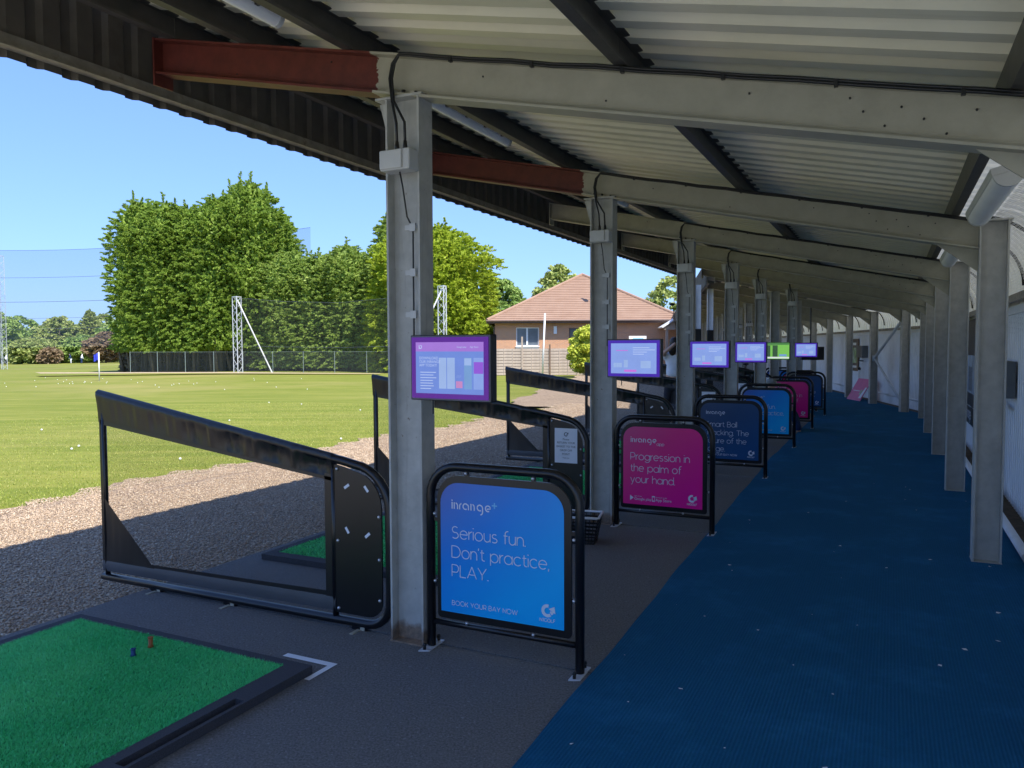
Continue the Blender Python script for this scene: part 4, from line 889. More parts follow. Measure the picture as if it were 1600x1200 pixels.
def screen(k, style, label, w=SCW, h=SCH, dx=0.0, dz=0.0):
    p, a = FR[k]; n_, u_ = axes(a); off = 0.25 if k == 5 else 0.0
    r = empty('bay_screen', label, 'screen', p+n_*(0.075+off+dx)-u_*0.12+Vector((0, 0, 1.325+dz)), -a-0.10, 'screens on the front columns')
    mb = MB(); mb.box(0, w, 0, 0.055, 0, h); c = mb.build('casing', 'casing', r, bevel=0.006)
    mb = MB(); mb.tube([(0.05, 0.05, h/2), (0.05, 0.12, h/2)], 0.03, 8); mb.build('wall_mount', 'black', r)
    mb = MB(); mb.tube([(0.13, 0.02, 0.0), (0.131, 0.018, -0.07)], 0.004, 6); mb.build('aerial', 'cable', r)
    mb = MB(); mb.add([(0.004, -0.001, 0.004), (w-0.004, -0.001, 0.004), (w-0.004, -0.001, h-0.004), (0.004, -0.001, h-0.004)], [(0, 1, 2, 3)]); mb.build('bezel', 'bezel' if style != 'game' else 'casing', r)
    bz = 0.012
    d = plate(bz, w-bz, bz, h-bz, 0, 'display', 'scr_purple' if style == 'promo' else ('scr_violet' if style != 'game' else 'scr_lime'), r)
    m0 = 0.028; X = lambda t: bz+m0+t*(w-2*bz-2*m0); Z = lambda t: bz+m0*0.9+t*(h-2*bz-1.8*m0)
    if style == 'promo':
        plate(X(0), X(1), Z(0), Z(0.82), 1, 'page', 'scr_blue', d); plate(X(0), X(1), Z(0.82), Z(1), 1, 'header', 'scr_pinkbar', d)
        text('DOWNLOAD', 0.020, X(0.055), Z(0.665), -0.0065, 'scr_text', d); text('OUR INRANGE', 0.020, X(0.055), Z(0.595), -0.0065, 'scr_text', d); text('APP TODAY!', 0.020, X(0.055), Z(0.525), -0.0065, 'scr_text', d)
        for i, ww in enumerate((0.24, 0.20, 0.245, 0.19, 0.195, 0.205, 0.165)): plate(X(0.07), X(0.07+ww), Z(0.405-i*0.053), Z(0.420-i*0.053), 2, 'text_line', 'scr_text', d)
        for x0, x1, mt in ((0.355, 0.465, 'scr_pale'), (0.475, 0.59, 'scr_pale'), (0.725, 0.835, 'scr_teal'), (0.86, 0.998, 'scr_light')): plate(X(x0), X(x1), Z(0.10), Z(0.70), 2, 'phone_view', mt, d)
        plate(X(0.605), X(0.70), Z(0.12), Z(0.25), 2, 'phone_view', 'scr_red', d); plate(X(0.73), X(0.83), Z(0.555), Z(0.69), 3, 'phone_tile', 'scr_pale', d); plate(X(0.865), X(0.998), Z(0.40), Z(0.62), 3, 'phone_tile', 'scr_mag', d)
        for x in (0.605, 0.615, 0.61): plate(X(x), X(x+0.07), Z(0.30+(x-0.6)*8*0.5), Z(0.305+(x-0.6)*4), 2, 'text_line', 'scr_light', d)
        mb = MB(); ribbon(mb, [(X(0.055), Z(0.87)), (X(0.055), Z(0.945))], 0.004, -0.0065); ribbon(mb, arc(X(0.075), Z(0.91), 0.008, 0.008, 90, -200), 0.004, -0.0065); mb.build('emblem', 'scr_text', d)
        text('Google play', 0.012, X(0.62), Z(0.89), -0.0065, 'scr_text', d); text('App Store', 0.012, X(0.81), Z(0.89), -0.0065, 'scr_text', d)
    elif style == 'menu':
        plate(X(0), X(1), Z(0), Z(1), 1, 'page', 'scr_light', d)
        for i, ww in enumerate((0.36, 0.48, 0.31, 0.24)): plate(X(0.49), X(0.49+ww), Z(0.84-i*0.07), Z(0.862-i*0.07), 2, 'text_line', 'scr_text', d)
        plate(X(0.12), X(0.38), Z(0.75), Z(0.775), 2, 'text_line', 'scr_pink', d)
        for x0, x1, z0, z1 in ((0.06, 0.25, 0.20, 0.35), (0.29, 0.38, 0.20, 0.45), (0.66, 0.88, 0.18, 0.42)): plate(X(x0), X(x1), Z(z0), Z(z1), 2, 'picture', 'scr_pale', d)
        plate(X(0.30), X(0.57), Z(0.055), Z(0.125), 3, 'button', 'scr_pink', d)
        for x in (0.12, 0.18): plate(X(x), X(x+0.004), Z(0.21), Z(0.34), 3, 'divider_line', 'scr_light', d)
    elif style == 'game':
        plate(X(-0.06), X(0.55), Z(0.0), Z(0.92), 1, 'trees', 'scr_dkgreen', d); plate(X(0.22), X(0.32), Z(0.05), Z(0.9), 2, 'fairway', 'scr_lime', d); plate(X(-0.06), X(1.06), Z(-0.06), Z(0.06), 3, 'menu_bar', 'scr_white', d); plate(X(0.62), X(0.95), Z(0.1), Z(0.25), 2, 'score_panel', 'scr_teal', d)
        plate(X(-0.06), X(1.06), Z(0.96), Z(1.08), 3, 'title_bar', 'scr_green', d)
    return r
screen(0, 'promo', 'nearest bay screen, purple border around a page of phone views')
screen(1, 'menu', 'violet framed bay screen on the second column, in front of the house')
screen(2, 'menu', 'third bay screen, violet framed, right of the golfer')
screen(3, 'menu', 'fourth bay screen, pale blue, above the navy sign')
screen(4, 'game', 'black framed bay screen showing a green golf course')
screen(5, 'menu', 'last blue bay screen of the straight run, beside a dark screen')
# unlit monitor beyond
r = empty('monitor', 'dark unlit monitor hanging just beyond the last blue screen', 'screen', F6+U2*1.2+N2*0.85+Vector((0, 0, 1.22)), -A2)
mb = MB(); mb.box(0, 0.55, 0, 0.06, 0, 0.34); mb.build('casing', 'casing', r, bevel=0.006)
mb = MB(); mb.add([(0.02, -0.001, 0.02), (0.53, -0.001, 0.02), (0.53, -0.001, 0.32), (0.02, -0.001, 0.32)], [(0, 1, 2, 3)]); mb.build('display', 'blackpanel', r)
mb = MB(); mb.tube([(0.27, 0.06, 0.2), (0.27, 0.3, 0.3), (0.27, 0.3, 1.35)], 0.02, 8); mb.build('hanger', 'black', r)

# ------------------------------------------------------------------ hitting mats
def mat_parts():
    D = {}; u0, u1, n0, n1, h = -2.25, -0.59, -1.93, -0.205, 0.042
    tu0, tu1, tn0, tn1 = -2.15, -0.645, -1.86, -0.335
    t = MB(); t.box(n0, n1, u0, tu0, 0.001, h); t.box(n0, n1, tu1, u1, 0.001, h); t.box(n0, tn0, tu0, tu1, 0.001, h)
    t.box(tn1, -0.275, tu0, tu1, 0.001, h)
    t.box(-0.222, n1, tu0, tu1, 0.001, h); t.box(-0.275, -0.222, tu0, -1.62, 0.001, h); t.box(-0.275, -0.222, -1.02, tu1, 0.001, h); t.box(-0.275, -0.222, -1.62, -1.02, 0.001, 0.012)
    D['tray'] = t.mesh('tray', 'traybase')
    b = MB(); b.box(tn0, tn1, tu0, tu1, 0.001, h-0.006); D['turf_backing'] = b.mesh('turf_backing', 'turfbase'); return D, (tu0, tu1, tn0, tn1, h)
MP, TB = mat_parts()
def pile(N, h):
    u = RNG.uniform(TB[0], TB[1], N); n = RNG.uniform(TB[2], TB[3], N); V = np.zeros((N, 3, 3)); th = RNG.uniform(0, 2*pi, N); w = RNG.uniform(0.0012, 0.0024, N)*(1 if N > 80000 else 3); hh = RNG.uniform(0.7, 1.1, N)*h
    V[:, 0, 0] = np.cos(th)*w; V[:, 0, 1] = np.sin(th)*w; V[:, 1] = -V[:, 0]; V[:, 2, 2] = hh
    lean = 0.5*np.sin(n*3+u*2)+RNG.normal(0, 0.45, N); V[:, 2, 0] = lean*hh; V[:, 2, 1] = RNG.normal(0, 0.45, N)*hh
    V[:, :, 0] += n[:, None]; V[:, :, 1] += u[:, None]; V[:, :, 2] += TB[4]-0.008
    return V.reshape(-1, 3), np.arange(3*N).reshape(-1, 3)
matlab = {0: 'nearest green hitting mat in a black rubber tray, with two rubber tees', 1: 'green hitting mat in the second bay, seen through the nearest divider', 2: 'green hitting mat in the third bay, beyond the notice', 3: 'green hitting mat of the fourth bay', 4: 'green hitting mat of the fifth bay', 5: 'green hitting mat of the sixth bay'}
vv, ff = pile(190000, 0.015); vv2, ff2 = pile(26000, 0.016); pl2 = None
for k in range(0, 6):
    p, a = FR[k]; r = empty('hitting_mat', matlab[k], 'hitting mat', p+Vector((0, 0, 0.001)), -a, 'green hitting mats in the bays')
    for nm, me in MP.items(): obj(nm, me, r)
    if k == 0: o = build_npmesh('turf', vv, ff, 'turf', r)
    elif pl2 is None: o = build_npmesh('turf', vv2, ff2, 'turf', r); pl2 = o.data
    else: o = obj('turf', pl2, r)
    o['kind'] = 'stuff'
# white corner mark
mb = MB()
for n0, n1_, u0, u1 in ((-0.49, -0.165, -0.485, -0.445), (-0.198, -0.165, -0.66, -0.485)):
    mb.add([tuple(P1(u, n, 0.003)) for n, u in ((n0, u0), (n1_, u0), (n1_, u1), (n0, u1))], [(0, 1, 2, 3)])
tag(mb.build('corner_mark', 'white'), 'white painted corner mark on the floor beside the nearest hitting mat', 'floor mark')
# tees
for (u, n, h, m, lb_) in ((-0.77, -1.12, 0.052, 'orange', 'short orange brown rubber tee on the green mat'), (-0.885, -1.105, 0.034, 'bluetee', 'short dark blue rubber tee on the green mat')):
    r = empty('rubber_tee', lb_, 'tee', P1(u, n, 0.044)); mb = MB(); mb.tube([(0, 0, 0), (0, 0, h*0.25), (0, 0, h)], [0.016, 0.011, 0.0115], 12); mb.build('stem', m, r, True)
    mb = MB(); mb.tube([(0.0115*cos(t), 0.0115*sin(t), h) for t in np.arange(0, 6.28, 0.52)], 0.0028, 6, closed=True); mb.build('rim', m, r, True)

# ------------------------------------------------------------------ basket
r = empty('ball_basket', 'black plastic ball basket with a white rim at the second column', 'basket', P1(2.42, 0.08), -A1+0.2)
mb = MB(); bw, tw, H = 0.095, 0.135, 0.215
def bk(t, z): f = bw+(tw-bw)*z/H; s_ = t % 4; i = int(s_); q = s_-i; c = [(-f, -f), (f, -f), (f, f), (-f, f)]; a_, b_ = c[i], c[(i+1) % 4]; return (a_[0]+(b_[0]-a_[0])*q, a_[1]+(b_[1]-a_[1])*q, z)
for z in np.linspace(0.0, H, 8):
    for i in range(4): mb.bar(bk(i, z), bk(i+0.999, z), 0.006, 0.011)
for i in range(4):
    for q in np.linspace(0, 0.875, 8): mb.bar(bk(i+q, 0), bk(i+q, H), 0.012 if q == 0 else 0.008, 0.005)
mb.box(-bw, bw, -bw, bw, 0.0, 0.006); mb.build('body', 'blackpanel', r)
mb = MB(); mb.tube([bk(t, H+0.006) for t in (0.04, 0.5, 0.96, 1.04, 1.5, 1.96, 2.04, 2.5, 2.96, 3.04, 3.5, 3.96)], 0.0105, 8, closed=True); mb.build('rim', 'white', r, True)

# ------------------------------------------------------------------ things on the back wall
def wallbox(u, sec, z0, label):
    P = P1 if sec == 1 else P2; a = A1 if sec == 1 else A2
    r = empty('wall_box', label, 'wall box', P(u, 3.412, z0), -a, 'grey boxes on the back wall')
    mb = MB(); mb.box(-0.16, 0, -0.36, 0.36, 0, 0.36); mb.build('body', 'greybox', r, bevel=0.006)
    mb = MB(); mb.tube([(-0.08, 0.30, 0.0), (-0.085, 0.30, -0.05)]+[(-0.09, 0.2+0.10*cos(math.radians(t)), -0.05-0.05*sin(math.radians(t))) for t in range(10, 90, 20)]+[(-0.09, 0.15, -0.10), (-0.09, -0.2, -0.10)], 0.018, 8); mb.build('hook', 'cable', r, True)
wallbox(5.72, 1, 1.075, 'grey wall box with a black hook at the right edge of view')
wallbox(5.35, 2, 1.22, 'small looking grey wall box with a black hook, far off above the pink board')
def poster(P, a, u0, u1, z0, z1, label, pics):
    r = empty('wall_poster', label, 'poster', P(u0, 3.405, z0), -a); w = u1-u0; h = z1-z0
    mb = MB(); mb.box(-0.015, 0, 0, w, 0, h); mb.build('board', 'blackpanel', r)
    for (a0, a1, b0, b1, m) in pics:
        mb = MB(); mb.box(-0.017, -0.0155, w*a0, w*a1, h*b0, h*b1); mb.build('picture' if b1-b0 > 0.12 else 'caption', m, r)
    return r
M['picpale'] = pm('pale_blue_picture', (0.42, 0.5, 0.62), 0.4, 0.3, 4); M['picgreen'] = pm('green_photo_print', (0.2, 0.34, 0.12), 0.4, 0.7, 5, dirt=((0.6, 0.65, 0.6), 4, 0.5)); M['picgrey'] = pm('grey_print', (0.3, 0.32, 0.36), 0.5, 0.5, 9)
rp = poster(P1, A1, 8.6, 11.4, 0.42, 2.0-0.03, 'tall dark poster board on the back wall between the first two rear columns', [(0.05, 0.95, 0.30, 0.66, 'picpale'), (0.35, 0.55, 0.32, 0.55, 'picgrey'), (0.75, 0.93, 0.4, 0.64, 'picgreen'), (0.02, 0.98, 0.17, 0.175, 'white')])
for i, (bu, w_) in enumerate(((0.0, 0.0),)):
    t_ = text('FINISH', 0.2, 0, 0, 0, 'logo', rp) if False else None
def wtext(body, size, root, yloc, z, mat='logo'):
    o = text(body, size, 0, z, 0, mat, root); o.rotation_euler = (0, 0, -pi/2); o.location = (-0.0195, yloc, z); return o
wtext('inrange', 0.26, rp, 1.75, 0.08); wtext('TO', 0.2, rp, 2.2, 1.17)
poster(P2, A2, 6.0, 7.35, 0.78, 1.80, 'dark poster with a green picture on the far wall, left of the pink board', [(0.12, 0.88, 0.25, 0.72, 'picgreen'), (0.2, 0.6, 0.80, 0.88, 'white'), (0.15, 0.62, 0.1, 0.17, 'white')])
poster(P1, A1, 13.6, 14.6, 0.75, 1.85, 'dark poster between the rear columns near the roof kink', [(0.1, 0.9, 0.2, 0.8, 'picpale')])
# pink board leaning on the wall
r = empty('pink_board', 'pink advertising board leaning on the wall beyond the cross brace', 'board', P2(3.62, 2.86), -A2+0.12)
mb = MB(); mb.add([(0, -0.02, 0.005), (0, 0.98, 0.005), (0.34, 0.98, 0.62), (0.34, -0.02, 0.62), (0.014, -0.02, 0.0), (0.014, 0.98, 0.0), (0.354, 0.98, 0.615), (0.354, -0.02, 0.615)], [(0, 1, 2, 3)[::-1], (4, 5, 6, 7), (0, 1, 5, 4), (1, 2, 6, 5), (2, 3, 7, 6), (3, 0, 4, 7)]); mb.build('panel', 'pink', r)
def onb(y, t, lift=0.003): return (0.34*t-lift, y, 0.005+0.615*t+lift*0.5)
mb = MB(); mb.add([onb(0.03, 0.12), onb(0.22, 0.12), onb(0.10, 0.62), onb(0.0, 0.62)], [(3, 2, 1, 0)]); mb.build('pale_figure', 'paper', r)
mb = MB(); mb.add([onb(0.2, 0.25), onb(0.32, 0.3), onb(0.3, 0.5), onb(0.18, 0.48)], [(3, 2, 1, 0)]); mb.build('green_figure', 'picgreen', r)
mb = MB(); mb.add([onb(0.35, 0.42), onb(0.85, 0.42), onb(0.85, 0.45), onb(0.35, 0.45)], [(3, 2, 1, 0)]); mb.build('caption', 'paper', r)
# white bottle-like post leaning next to it
r = empty('white_marker_post', 'white post with a dark knob standing behind the pink board', 'post', P2(4.75, 3.12)); mb = MB(); mb.tube([(0, 0, 0), (0, 0, 0.86)], 0.035, 10); mb.build('shaft', 'white', r, True); mb = MB(); mb.sphere((0, 0, 0.9), 0.05, 10, 8); mb.build('knob', 'cable', r, True)

# ------------------------------------------------------------------ people
def skin_body(name, pts, edges, mat, parent, sub=2):
    """pts: list of (x,y,z,rx,ry)"""
    me = bpy.data.meshes.new(name); me.from_pydata([p[:3] for p in pts], edges, []); me.materials.append(M[mat])
    o = obj(name, me, parent); md = o.modifiers.new('skin', 'SKIN'); md.use_smooth_shade = True
    for i, p in enumerate(pts):
        me.skin_vertices[0].data[i].radius = (p[3], p[4]); me.skin_vertices[0].data[i].use_root = (i == 0)
    s_ = o.modifiers.new('sub', 'SUBSURF'); s_.levels = sub; s_.render_levels = sub
    return o
def hand(mbp, w, d, parent):
    """five curled fingers round a grip at w; d = direction along the fingers"""
    w = Vector(w); d = Vector(d).normalized(); s_ = d.orthogonal().normalized(); t = d.cross(s_)
    mb = MB(); mb.tube([w-d*0.02, w+d*0.03, w+d*0.07], [0.026, 0.034, 0.03], 8)
    for i, L in enumerate((0.055, 0.066, 0.062, 0.05)):
        b = w+d*0.07+s_*(0.018*(i-1.5)); mb.tube([b, b+d*L*0.5+t*0.006, b+d*L*0.7+t*0.028, b+d*L*0.55+t*0.045], [0.009, 0.0085, 0.008, 0.006], 6)
    b = w+d*0.02+s_*0.034; mb.tube([b, b+s_*0.015+d*0.025+t*0.01, b+d*0.05+t*0.03], [0.011, 0.010, 0.008], 6); return mb
# golfer at the top of a swing, back to the camera, beyond the third column
g = empty('person', 'golfer in a pale grey shirt with long dark hair, arms raised in a swing', 'person', (3.36, 16.2, 0), -0.25)
skin_body('body', [(0, 0, 0.95, .15, .11), (0, 0.02, 1.12, .135, .10), (0.0, 0.03, 1.30, .16, .11), (0, 0.02, 1.42, .12, .09), (0, 0.0, 1.50, .055, .055), (0.01, 0.0, 1.60, .08, .09), (0.01, 0, 1.70, .075, .085),
    (0.17, 0, 1.41, .06, .06), (0.24, -0.10, 1.50, .045, .045), (0.14, -0.2, 1.70, .034, .034), (-0.17, 0.0, 1.40, .06, .06), (-0.20, -0.16, 1.44, .045, .045), (0.06, -0.24, 1.66, .034, .034),
    (0.09, 0, 0.88, .09, .09), (0.13, -0.02, 0.5, .065, .065), (0.14, 0.0, 0.1, .045, .045), (0.15, -0.10, 0.04, .04, .035), (-0.09, 0, 0.88, .09, .09), (-0.13, -0.03, 0.5, .065, .065), (-0.15, 0, 0.1, .045, .045), (-0.16, -0.1, 0.04, .04, .035)],
    [(0, 1), (1, 2), (2, 3), (3, 4), (4, 5), (5, 6), (3, 7), (7, 8), (8, 9), (3, 10), (10, 11), (11, 12), (0, 13), (13, 14), (14, 15), (15, 16), (0, 17), (17, 18), (18, 19), (19, 20)], 'skin', g)
skin_body('shirt', [(0, 0, 0.90, .185, .135), (0, 0.02, 1.10, .165, .125), (0.0, 0.03, 1.28, .185, .13), (0, 0.02, 1.40, .15, .11), (0.18, -0.01, 1.41, .078, .078), (0.225, -0.07, 1.46, .066, .066), (-0.18, 0.0, 1.40, .078, .078), (-0.20, -0.10, 1.42, .066, .066)],
    [(0, 1), (1, 2), (2, 3), (3, 4), (4, 5), (3, 6), (6, 7)], 'shirt', g)
skin_body('trousers', [(0, 0, 0.92, .175, .13), (0, 0, 0.82, .165, .13), (0.10, 0, 0.74, .10, .10), (0.135, -0.02, 0.45, .08, .08), (-0.10, 0, 0.74, .10, .10), (-0.135, -0.03, 0.45, .08, .08), (0.145, 0, 0.12, .062, .062), (-0.15, 0, 0.12, .062, .062)], [(0, 1), (1, 2), (2, 3), (3, 6), (1, 4), (4, 5), (5, 7)], 'darkcloth', g)
mb = MB(); mb.sphere((0.01, 0.005, 1.665), 0.105, 12, 10, sc=(0.95, 1.05, 1.15)); mb.sphere((-0.02, -0.055, 1.53), 0.085, 10, 8, sc=(1.0, 0.6, 1.7)); mb.build('hair', 'hair', g, True)
hand(None, (0.10, -0.22, 1.69), (0.1, -0.2, 0.5), g).build('hand', 'skin', g, True); hand(None, (0.13, -0.21, 1.73), (0.3, -0.1, 0.5), g).build('hand', 'skin', g, True)
r = empty('golf_club', 'dark golf club held up over the golfer beside the third column', 'golf club', (3.36, 16.2, 0), -0.25)
mb = MB(); mb.tube([(0.11, -0.23, 1.66), (0.05, -0.22, 2.0), (-0.02, -0.2, 2.42)], [0.013, 0.008, 0.006], 8); mb.build('shaft', 'cable', r, True); mb = MB(); mb.sphere((-0.03, -0.17, 2.45), 0.05, 10, 8, sc=(1.2, 0.8, 0.6)); mb.build('head', 'black', r, True)
# seated person behind the second blue sign
g = empty('person', 'seated person in blue trousers and a grey cap, mostly hidden by the second blue sign', 'person', (4.86, 14.75, -0.14), -A1)
skin_body('body', [(0, 0, 0.46, .14, .12), (-0.02, 0, 0.62, .13, .10), (0.0, 0, 0.76, .14, .10), (0.02, 0, 0.84, .10, .08), (0.03, 0, 0.90, .05, .05), (0.06, 0, 0.98, .075, .075), (0.06, 0, 1.05, .07, .07),
    (0.02, -0.17, 0.82, .055, .055), (0.12, -0.22, 0.60, .042, .042), (0.34, -0.14, 0.54, .033, .033), (0.02, 0.17, 0.82, .055, .055), (0.12, 0.22, 0.60, .042, .042), (0.34, 0.14, 0.54, .033, .033),
    (0.12, -0.10, 0.45, .085, .08), (0.46, -0.12, 0.47, .06, .06), (0.58, -0.12, 0.09, .045, .045), (0.12, 0.10, 0.45, .085, .08), (0.46, 0.12, 0.47, .06, .06), (0.54, 0.12, 0.09, .045, .045)],
    [(0, 1), (1, 2), (2, 3), (3, 4), (4, 5), (5, 6), (3, 7), (7, 8), (8, 9), (3, 10), (10, 11), (11, 12), (0, 13), (13, 14), (14, 15), (0, 16), (16, 17), (17, 18)], 'skin', g)
skin_body('top', [(0, 0, 0.46, .165, .145), (-0.02, 0, 0.62, .155, .12), (0.0, 0, 0.76, .16, .115), (0.02, 0, 0.84, .12, .10), (0.02, -0.18, 0.81, .07, .07), (0.10, -0.215, 0.64, .058, .058), (0.02, 0.18, 0.81, .07, .07), (0.10, 0.215, 0.64, .058, .058)], [(0, 1), (1, 2), (2, 3), (3, 4), (4, 5), (3, 6), (6, 7)], 'darkcloth', g)
skin_body('trousers', [(0, 0, 0.45, .16, .13), (0.14, -0.10, 0.46, .10, .095), (0.46, -0.12, 0.48, .078, .078), (0.575, -0.12, 0.14, .066, .066), (0.14, 0.10, 0.46, .10, .095), (0.46, 0.12, 0.48, .078, .078), (0.535, 0.12, 0.14, .066, .066)], [(0, 1), (1, 2), (2, 3), (0, 4), (4, 5), (5, 6)], 'bluecloth', g)
for x, y in ((0.62, -0.12), (0.58, 0.12)):
    mb = MB(); mb.sphere((x+0.02, y, 0.05), 0.06, 10, 8, sc=(2.0, 0.8, 0.8)); mb.build('shoe', 'shoe', g, True)
mb = MB(); mb.sphere((0.05, 0, 1.045), 0.10, 12, 8, sc=(1, 0.9, 0.75)); mb.box(0.1, 0.22, -0.06, 0.06, 1.02, 1.03); mb.build('cap', 'greycap', g, True)
for y in (-0.14, 0.14): hand(None, (0.34, y, 0.54), (1, -y, 0.0), g).build('hand', 'skin', g, True)
r = empty('low_stool', 'low dark stool under the seated person in blue trousers', 'stool', (5.0, 14.75, 0), -A1); mb = MB(); mb.box(-0.2, 0.2, -0.2, 0.2, 0.30, 0.34); mb.build('seat', 'black', r, bevel=0.01)
for x in (-0.17, 0.17):
    for y in (-0.17, 0.17): mb = MB(); mb.tube([(x, y, 0.006), (x*0.9, y*0.9, 0.30)], 0.014, 8); mb.build('leg', 'black', r)
# golf bags farther down
def bag(x, y, label, mat):
    r = empty('golf_bag', label, 'golf bag', (x, y, 0.0), -0.4); mb = MB(); mb.tube([(0, 0, 0.006), (0.02, 0, 0.1), (0.1, 0, 0.55), (0.16, 0, 0.85)], [0.11, 0.125, 0.115, 0.12], 12); mb.build('body', mat, r, True)
    mb = MB(); mb.box(-0.06, 0.1, -0.16, -0.10, 0.18, 0.55); mb.build('pocket', mat, r, bevel=0.03)
    for i in range(4): mb = MB(); q = i*0.05-0.08; mb.tube([(0.13, q, 0.7), (0.2+q*0.3, q*1.3, 1.02)], 0.008, 6); mb.sphere((0.21+q*0.3, q*1.3, 1.05), 0.04, 8, 6, sc=(1.3, 0.7, 0.8)); mb.build('club', 'black', r, True)
    mb = MB(); mb.tube([(0.08, 0.1, 0.6), (-0.16, 0.18, 0.006)], 0.008, 6); mb.tube([(0.08, -0.02, 0.6), (-0.18, -0.1, 0.006)], 0.008, 6); mb.build('stand_leg', 'black', r)
bag(6.25, 20.4, 'dark golf bag with clubs in the first bay of the angled run', 'darkcloth'); bag(6.75, 23.2, 'dark red golf bag with clubs farther along the angled run', 'redcloth')
# distant golfers
def far_person(px, py, h, label, top, legs, pose):
    z = gz(px, py); g = empty('person', label, 'person', (px, py, z), pose); s_ = h/1.75
    skin_body('body', [(0, 0, 0.95*s_, .16, .12), (0, 0.06*s_, 1.25*s_, .19, .13), (0, 0.12*s_, 1.44*s_, .11, .09), (0, 0.17*s_, 1.55*s_, .06, .06), (0, 0.2*s_, 1.66*s_, .10, .10), (0.2, 0.1*s_, 1.38*s_, .06, .06), (0.16, 0.26*s_, 1.08*s_, .05, .05), (0.02, 0.40*s_, 0.88*s_, .045, .045), (-0.2, 0.1*s_, 1.38*s_, .06, .06), (-0.16, 0.26*s_, 1.08*s_, .05, .05), (-0.02, 0.40*s_, 0.88*s_, .045, .045)],
        [(0, 1), (1, 2), (2, 3), (3, 4), (2, 5), (5, 6), (6, 7), (2, 8), (8, 9), (9, 10)], top, g, 1)
    skin_body('trousers', [(0, 0, 0.97*s_, .17, .13), (0.1, 0, 0.8*s_, .10, .10), (0.15, 0.03, 0.45*s_, .08, .08), (0.17, 0, 0.06, .06, .08), (-0.1, 0, 0.8*s_, .10, .10), (-0.15, 0.03, 0.45*s_, .08, .08), (-0.17, 0, 0.06, .06, .08)], [(0, 1), (1, 2), (2, 3), (0, 4), (4, 5), (5, 6)], legs, g, 1)
    mb = MB(); mb.sphere((0, 0.2*s_, 1.66*s_), 0.115*s_, 8, 6); mb.build('head', 'skin', g, True); mb = MB(); mb.sphere((0, 0.19*s_, 1.70*s_), 0.118*s_, 8, 6, sc=(1, 1, 0.75)); mb.build('cap', top, g, True)
far_person(-82.0, 145.0, 1.8, 'distant person in a pale top and pale trousers on the far grass', 'bluecloth', 'shirt', 2.2)
far_person(-79.8, 144.5, 1.75, 'distant golfer in a pale blue top beside another on the far grass', 'shirt', 'bluecloth', -0.6)
far_person(-91.5, 141.0, 1.75, 'distant golfer in a white top and dark trousers at far left', 'white', 'darkcloth', 0.3)

# ------------------------------------------------------------------ flag, golf balls
fz = gz(-24.0, 45.3)
r = empty('golf_flag', 'short white pin with a blue flag out on the grass', 'flag', (-24.0, 45.3, fz)); mb = MB(); mb.tube([(0, 0, 0), (0, 0, 1.68)], 0.035, 8); mb.build('pole', 'white', r, True)
mb = MB(); n = 7; mb.add([(-0.02-0.30*i/n*0.8, 0.06*sin(i*1.6), 1.66-0.02*i-0.40*j) for i in range(n+1) for j in (0, 1)], [(2*i, 2*i+1, 2*i+3, 2*i+2) for i in range(n)]); mb.build('flag_cloth', 'blueflag', r, True)
bm_ = MB(); bm_.sphere((0, 0, 0.019), 0.0205, 8, 6); bme = bm_.mesh('golf_ball', 'ball', True); bm2 = MB(); bm2.sphere((0, 0, 0.03), 0.033, 6, 4); bme2 = bm2.mesh('golf_ball', 'ball', True)
near_balls = [(-5.1, 11.9), (-7.6, 13.6), (-7.5, 13.2), (-4.6, 12.6), (-8.9, 19.0), (-10.0, 16.5), (-3.2, 14.5), (-1.8, 17.8), (-6.5, 24.0), (-4.2, 21.5)]
for i in range(58):
    if i < len(near_balls): x, y = near_balls[i]
    elif i < 48: y = random.gauss(41, 5); x = -0.53*y+random.gauss(0, 5.5)
    else: y = random.uniform(14, 60); x = -y*random.uniform(0.05, 0.68)
    if (Vector((x, y, 0))-F0).dot(N1) > -6.7 or (y < 45 and (Vector((x, y, 0))-F6).dot(N2) > -7.8): continue
    o = obj('golf_ball', bme, None, (x, y, gz(x, y)+0.004)); tag(o, 'white golf ball lying on the sunlit range grass', 'golf ball', 'golf balls lying on the range')

# ------------------------------------------------------------------ masts and nets
def lattice(name, x, y, h, w, label, brace=None, seg=11):
    z = gz(x, y); r = empty(name, label, 'mast', (x, y, z), 0.3); mb = MB(); L = [(0, -w*0.5), (w*0.5, w*0.36), (-w*0.5, w*0.36)]
    for a_, b_ in L: mb.tube([(a_, b_, 0), (a_, b_, h)], 0.032, 6)
    mb.build('leg', 'galv', r); mb = MB()
    for i in range(seg):
        z0, z1 = h*i/seg, h*(i+1)/seg
        for q in range(3):
            p0, p1 = L[q], L[(q+1) % 3]
            if i % 2: p0, p1 = p1, p0
            mb.bar((p0[0], p0[1], z0), (p1[0], p1[1], z1), 0.022, 0.022)
    for q in range(3): mb.bar((*L[q], h-0.03), (*L[(q+1) % 3], h-0.03), 0.06, 0.06)
    mb.build('lattice_bar', 'galv', r)
    if brace: mb = MB(); mb.tube([(0, 0, h-0.15), brace], 0.05, 8); mb.build('brace', 'galvpale', r)
    return z
lattice('lattice_mast', -20.6, 58.6, 5.75, 0.62, 'silver lattice mast with a slanting brace in front of the clipped conifers', (2.45, -0.5, 0.0))
lattice('lattice_mast', -4.6, 52.2, 5.95, 0.56, 'silver lattice mast in front of the golden conifer, behind the nearest screen', (-1.6, -0.3, 2.6))
lattice('lattice_mast', -60.3, 92.5, 13.4, 0.62, 'tall pale lattice mast at the left edge carrying the net', None, 24)
lattice('lattice_mast', -19.9, 66.5, 10.0, 0.6, 'lattice mast whose top shows above the lower conifers', None, 18)
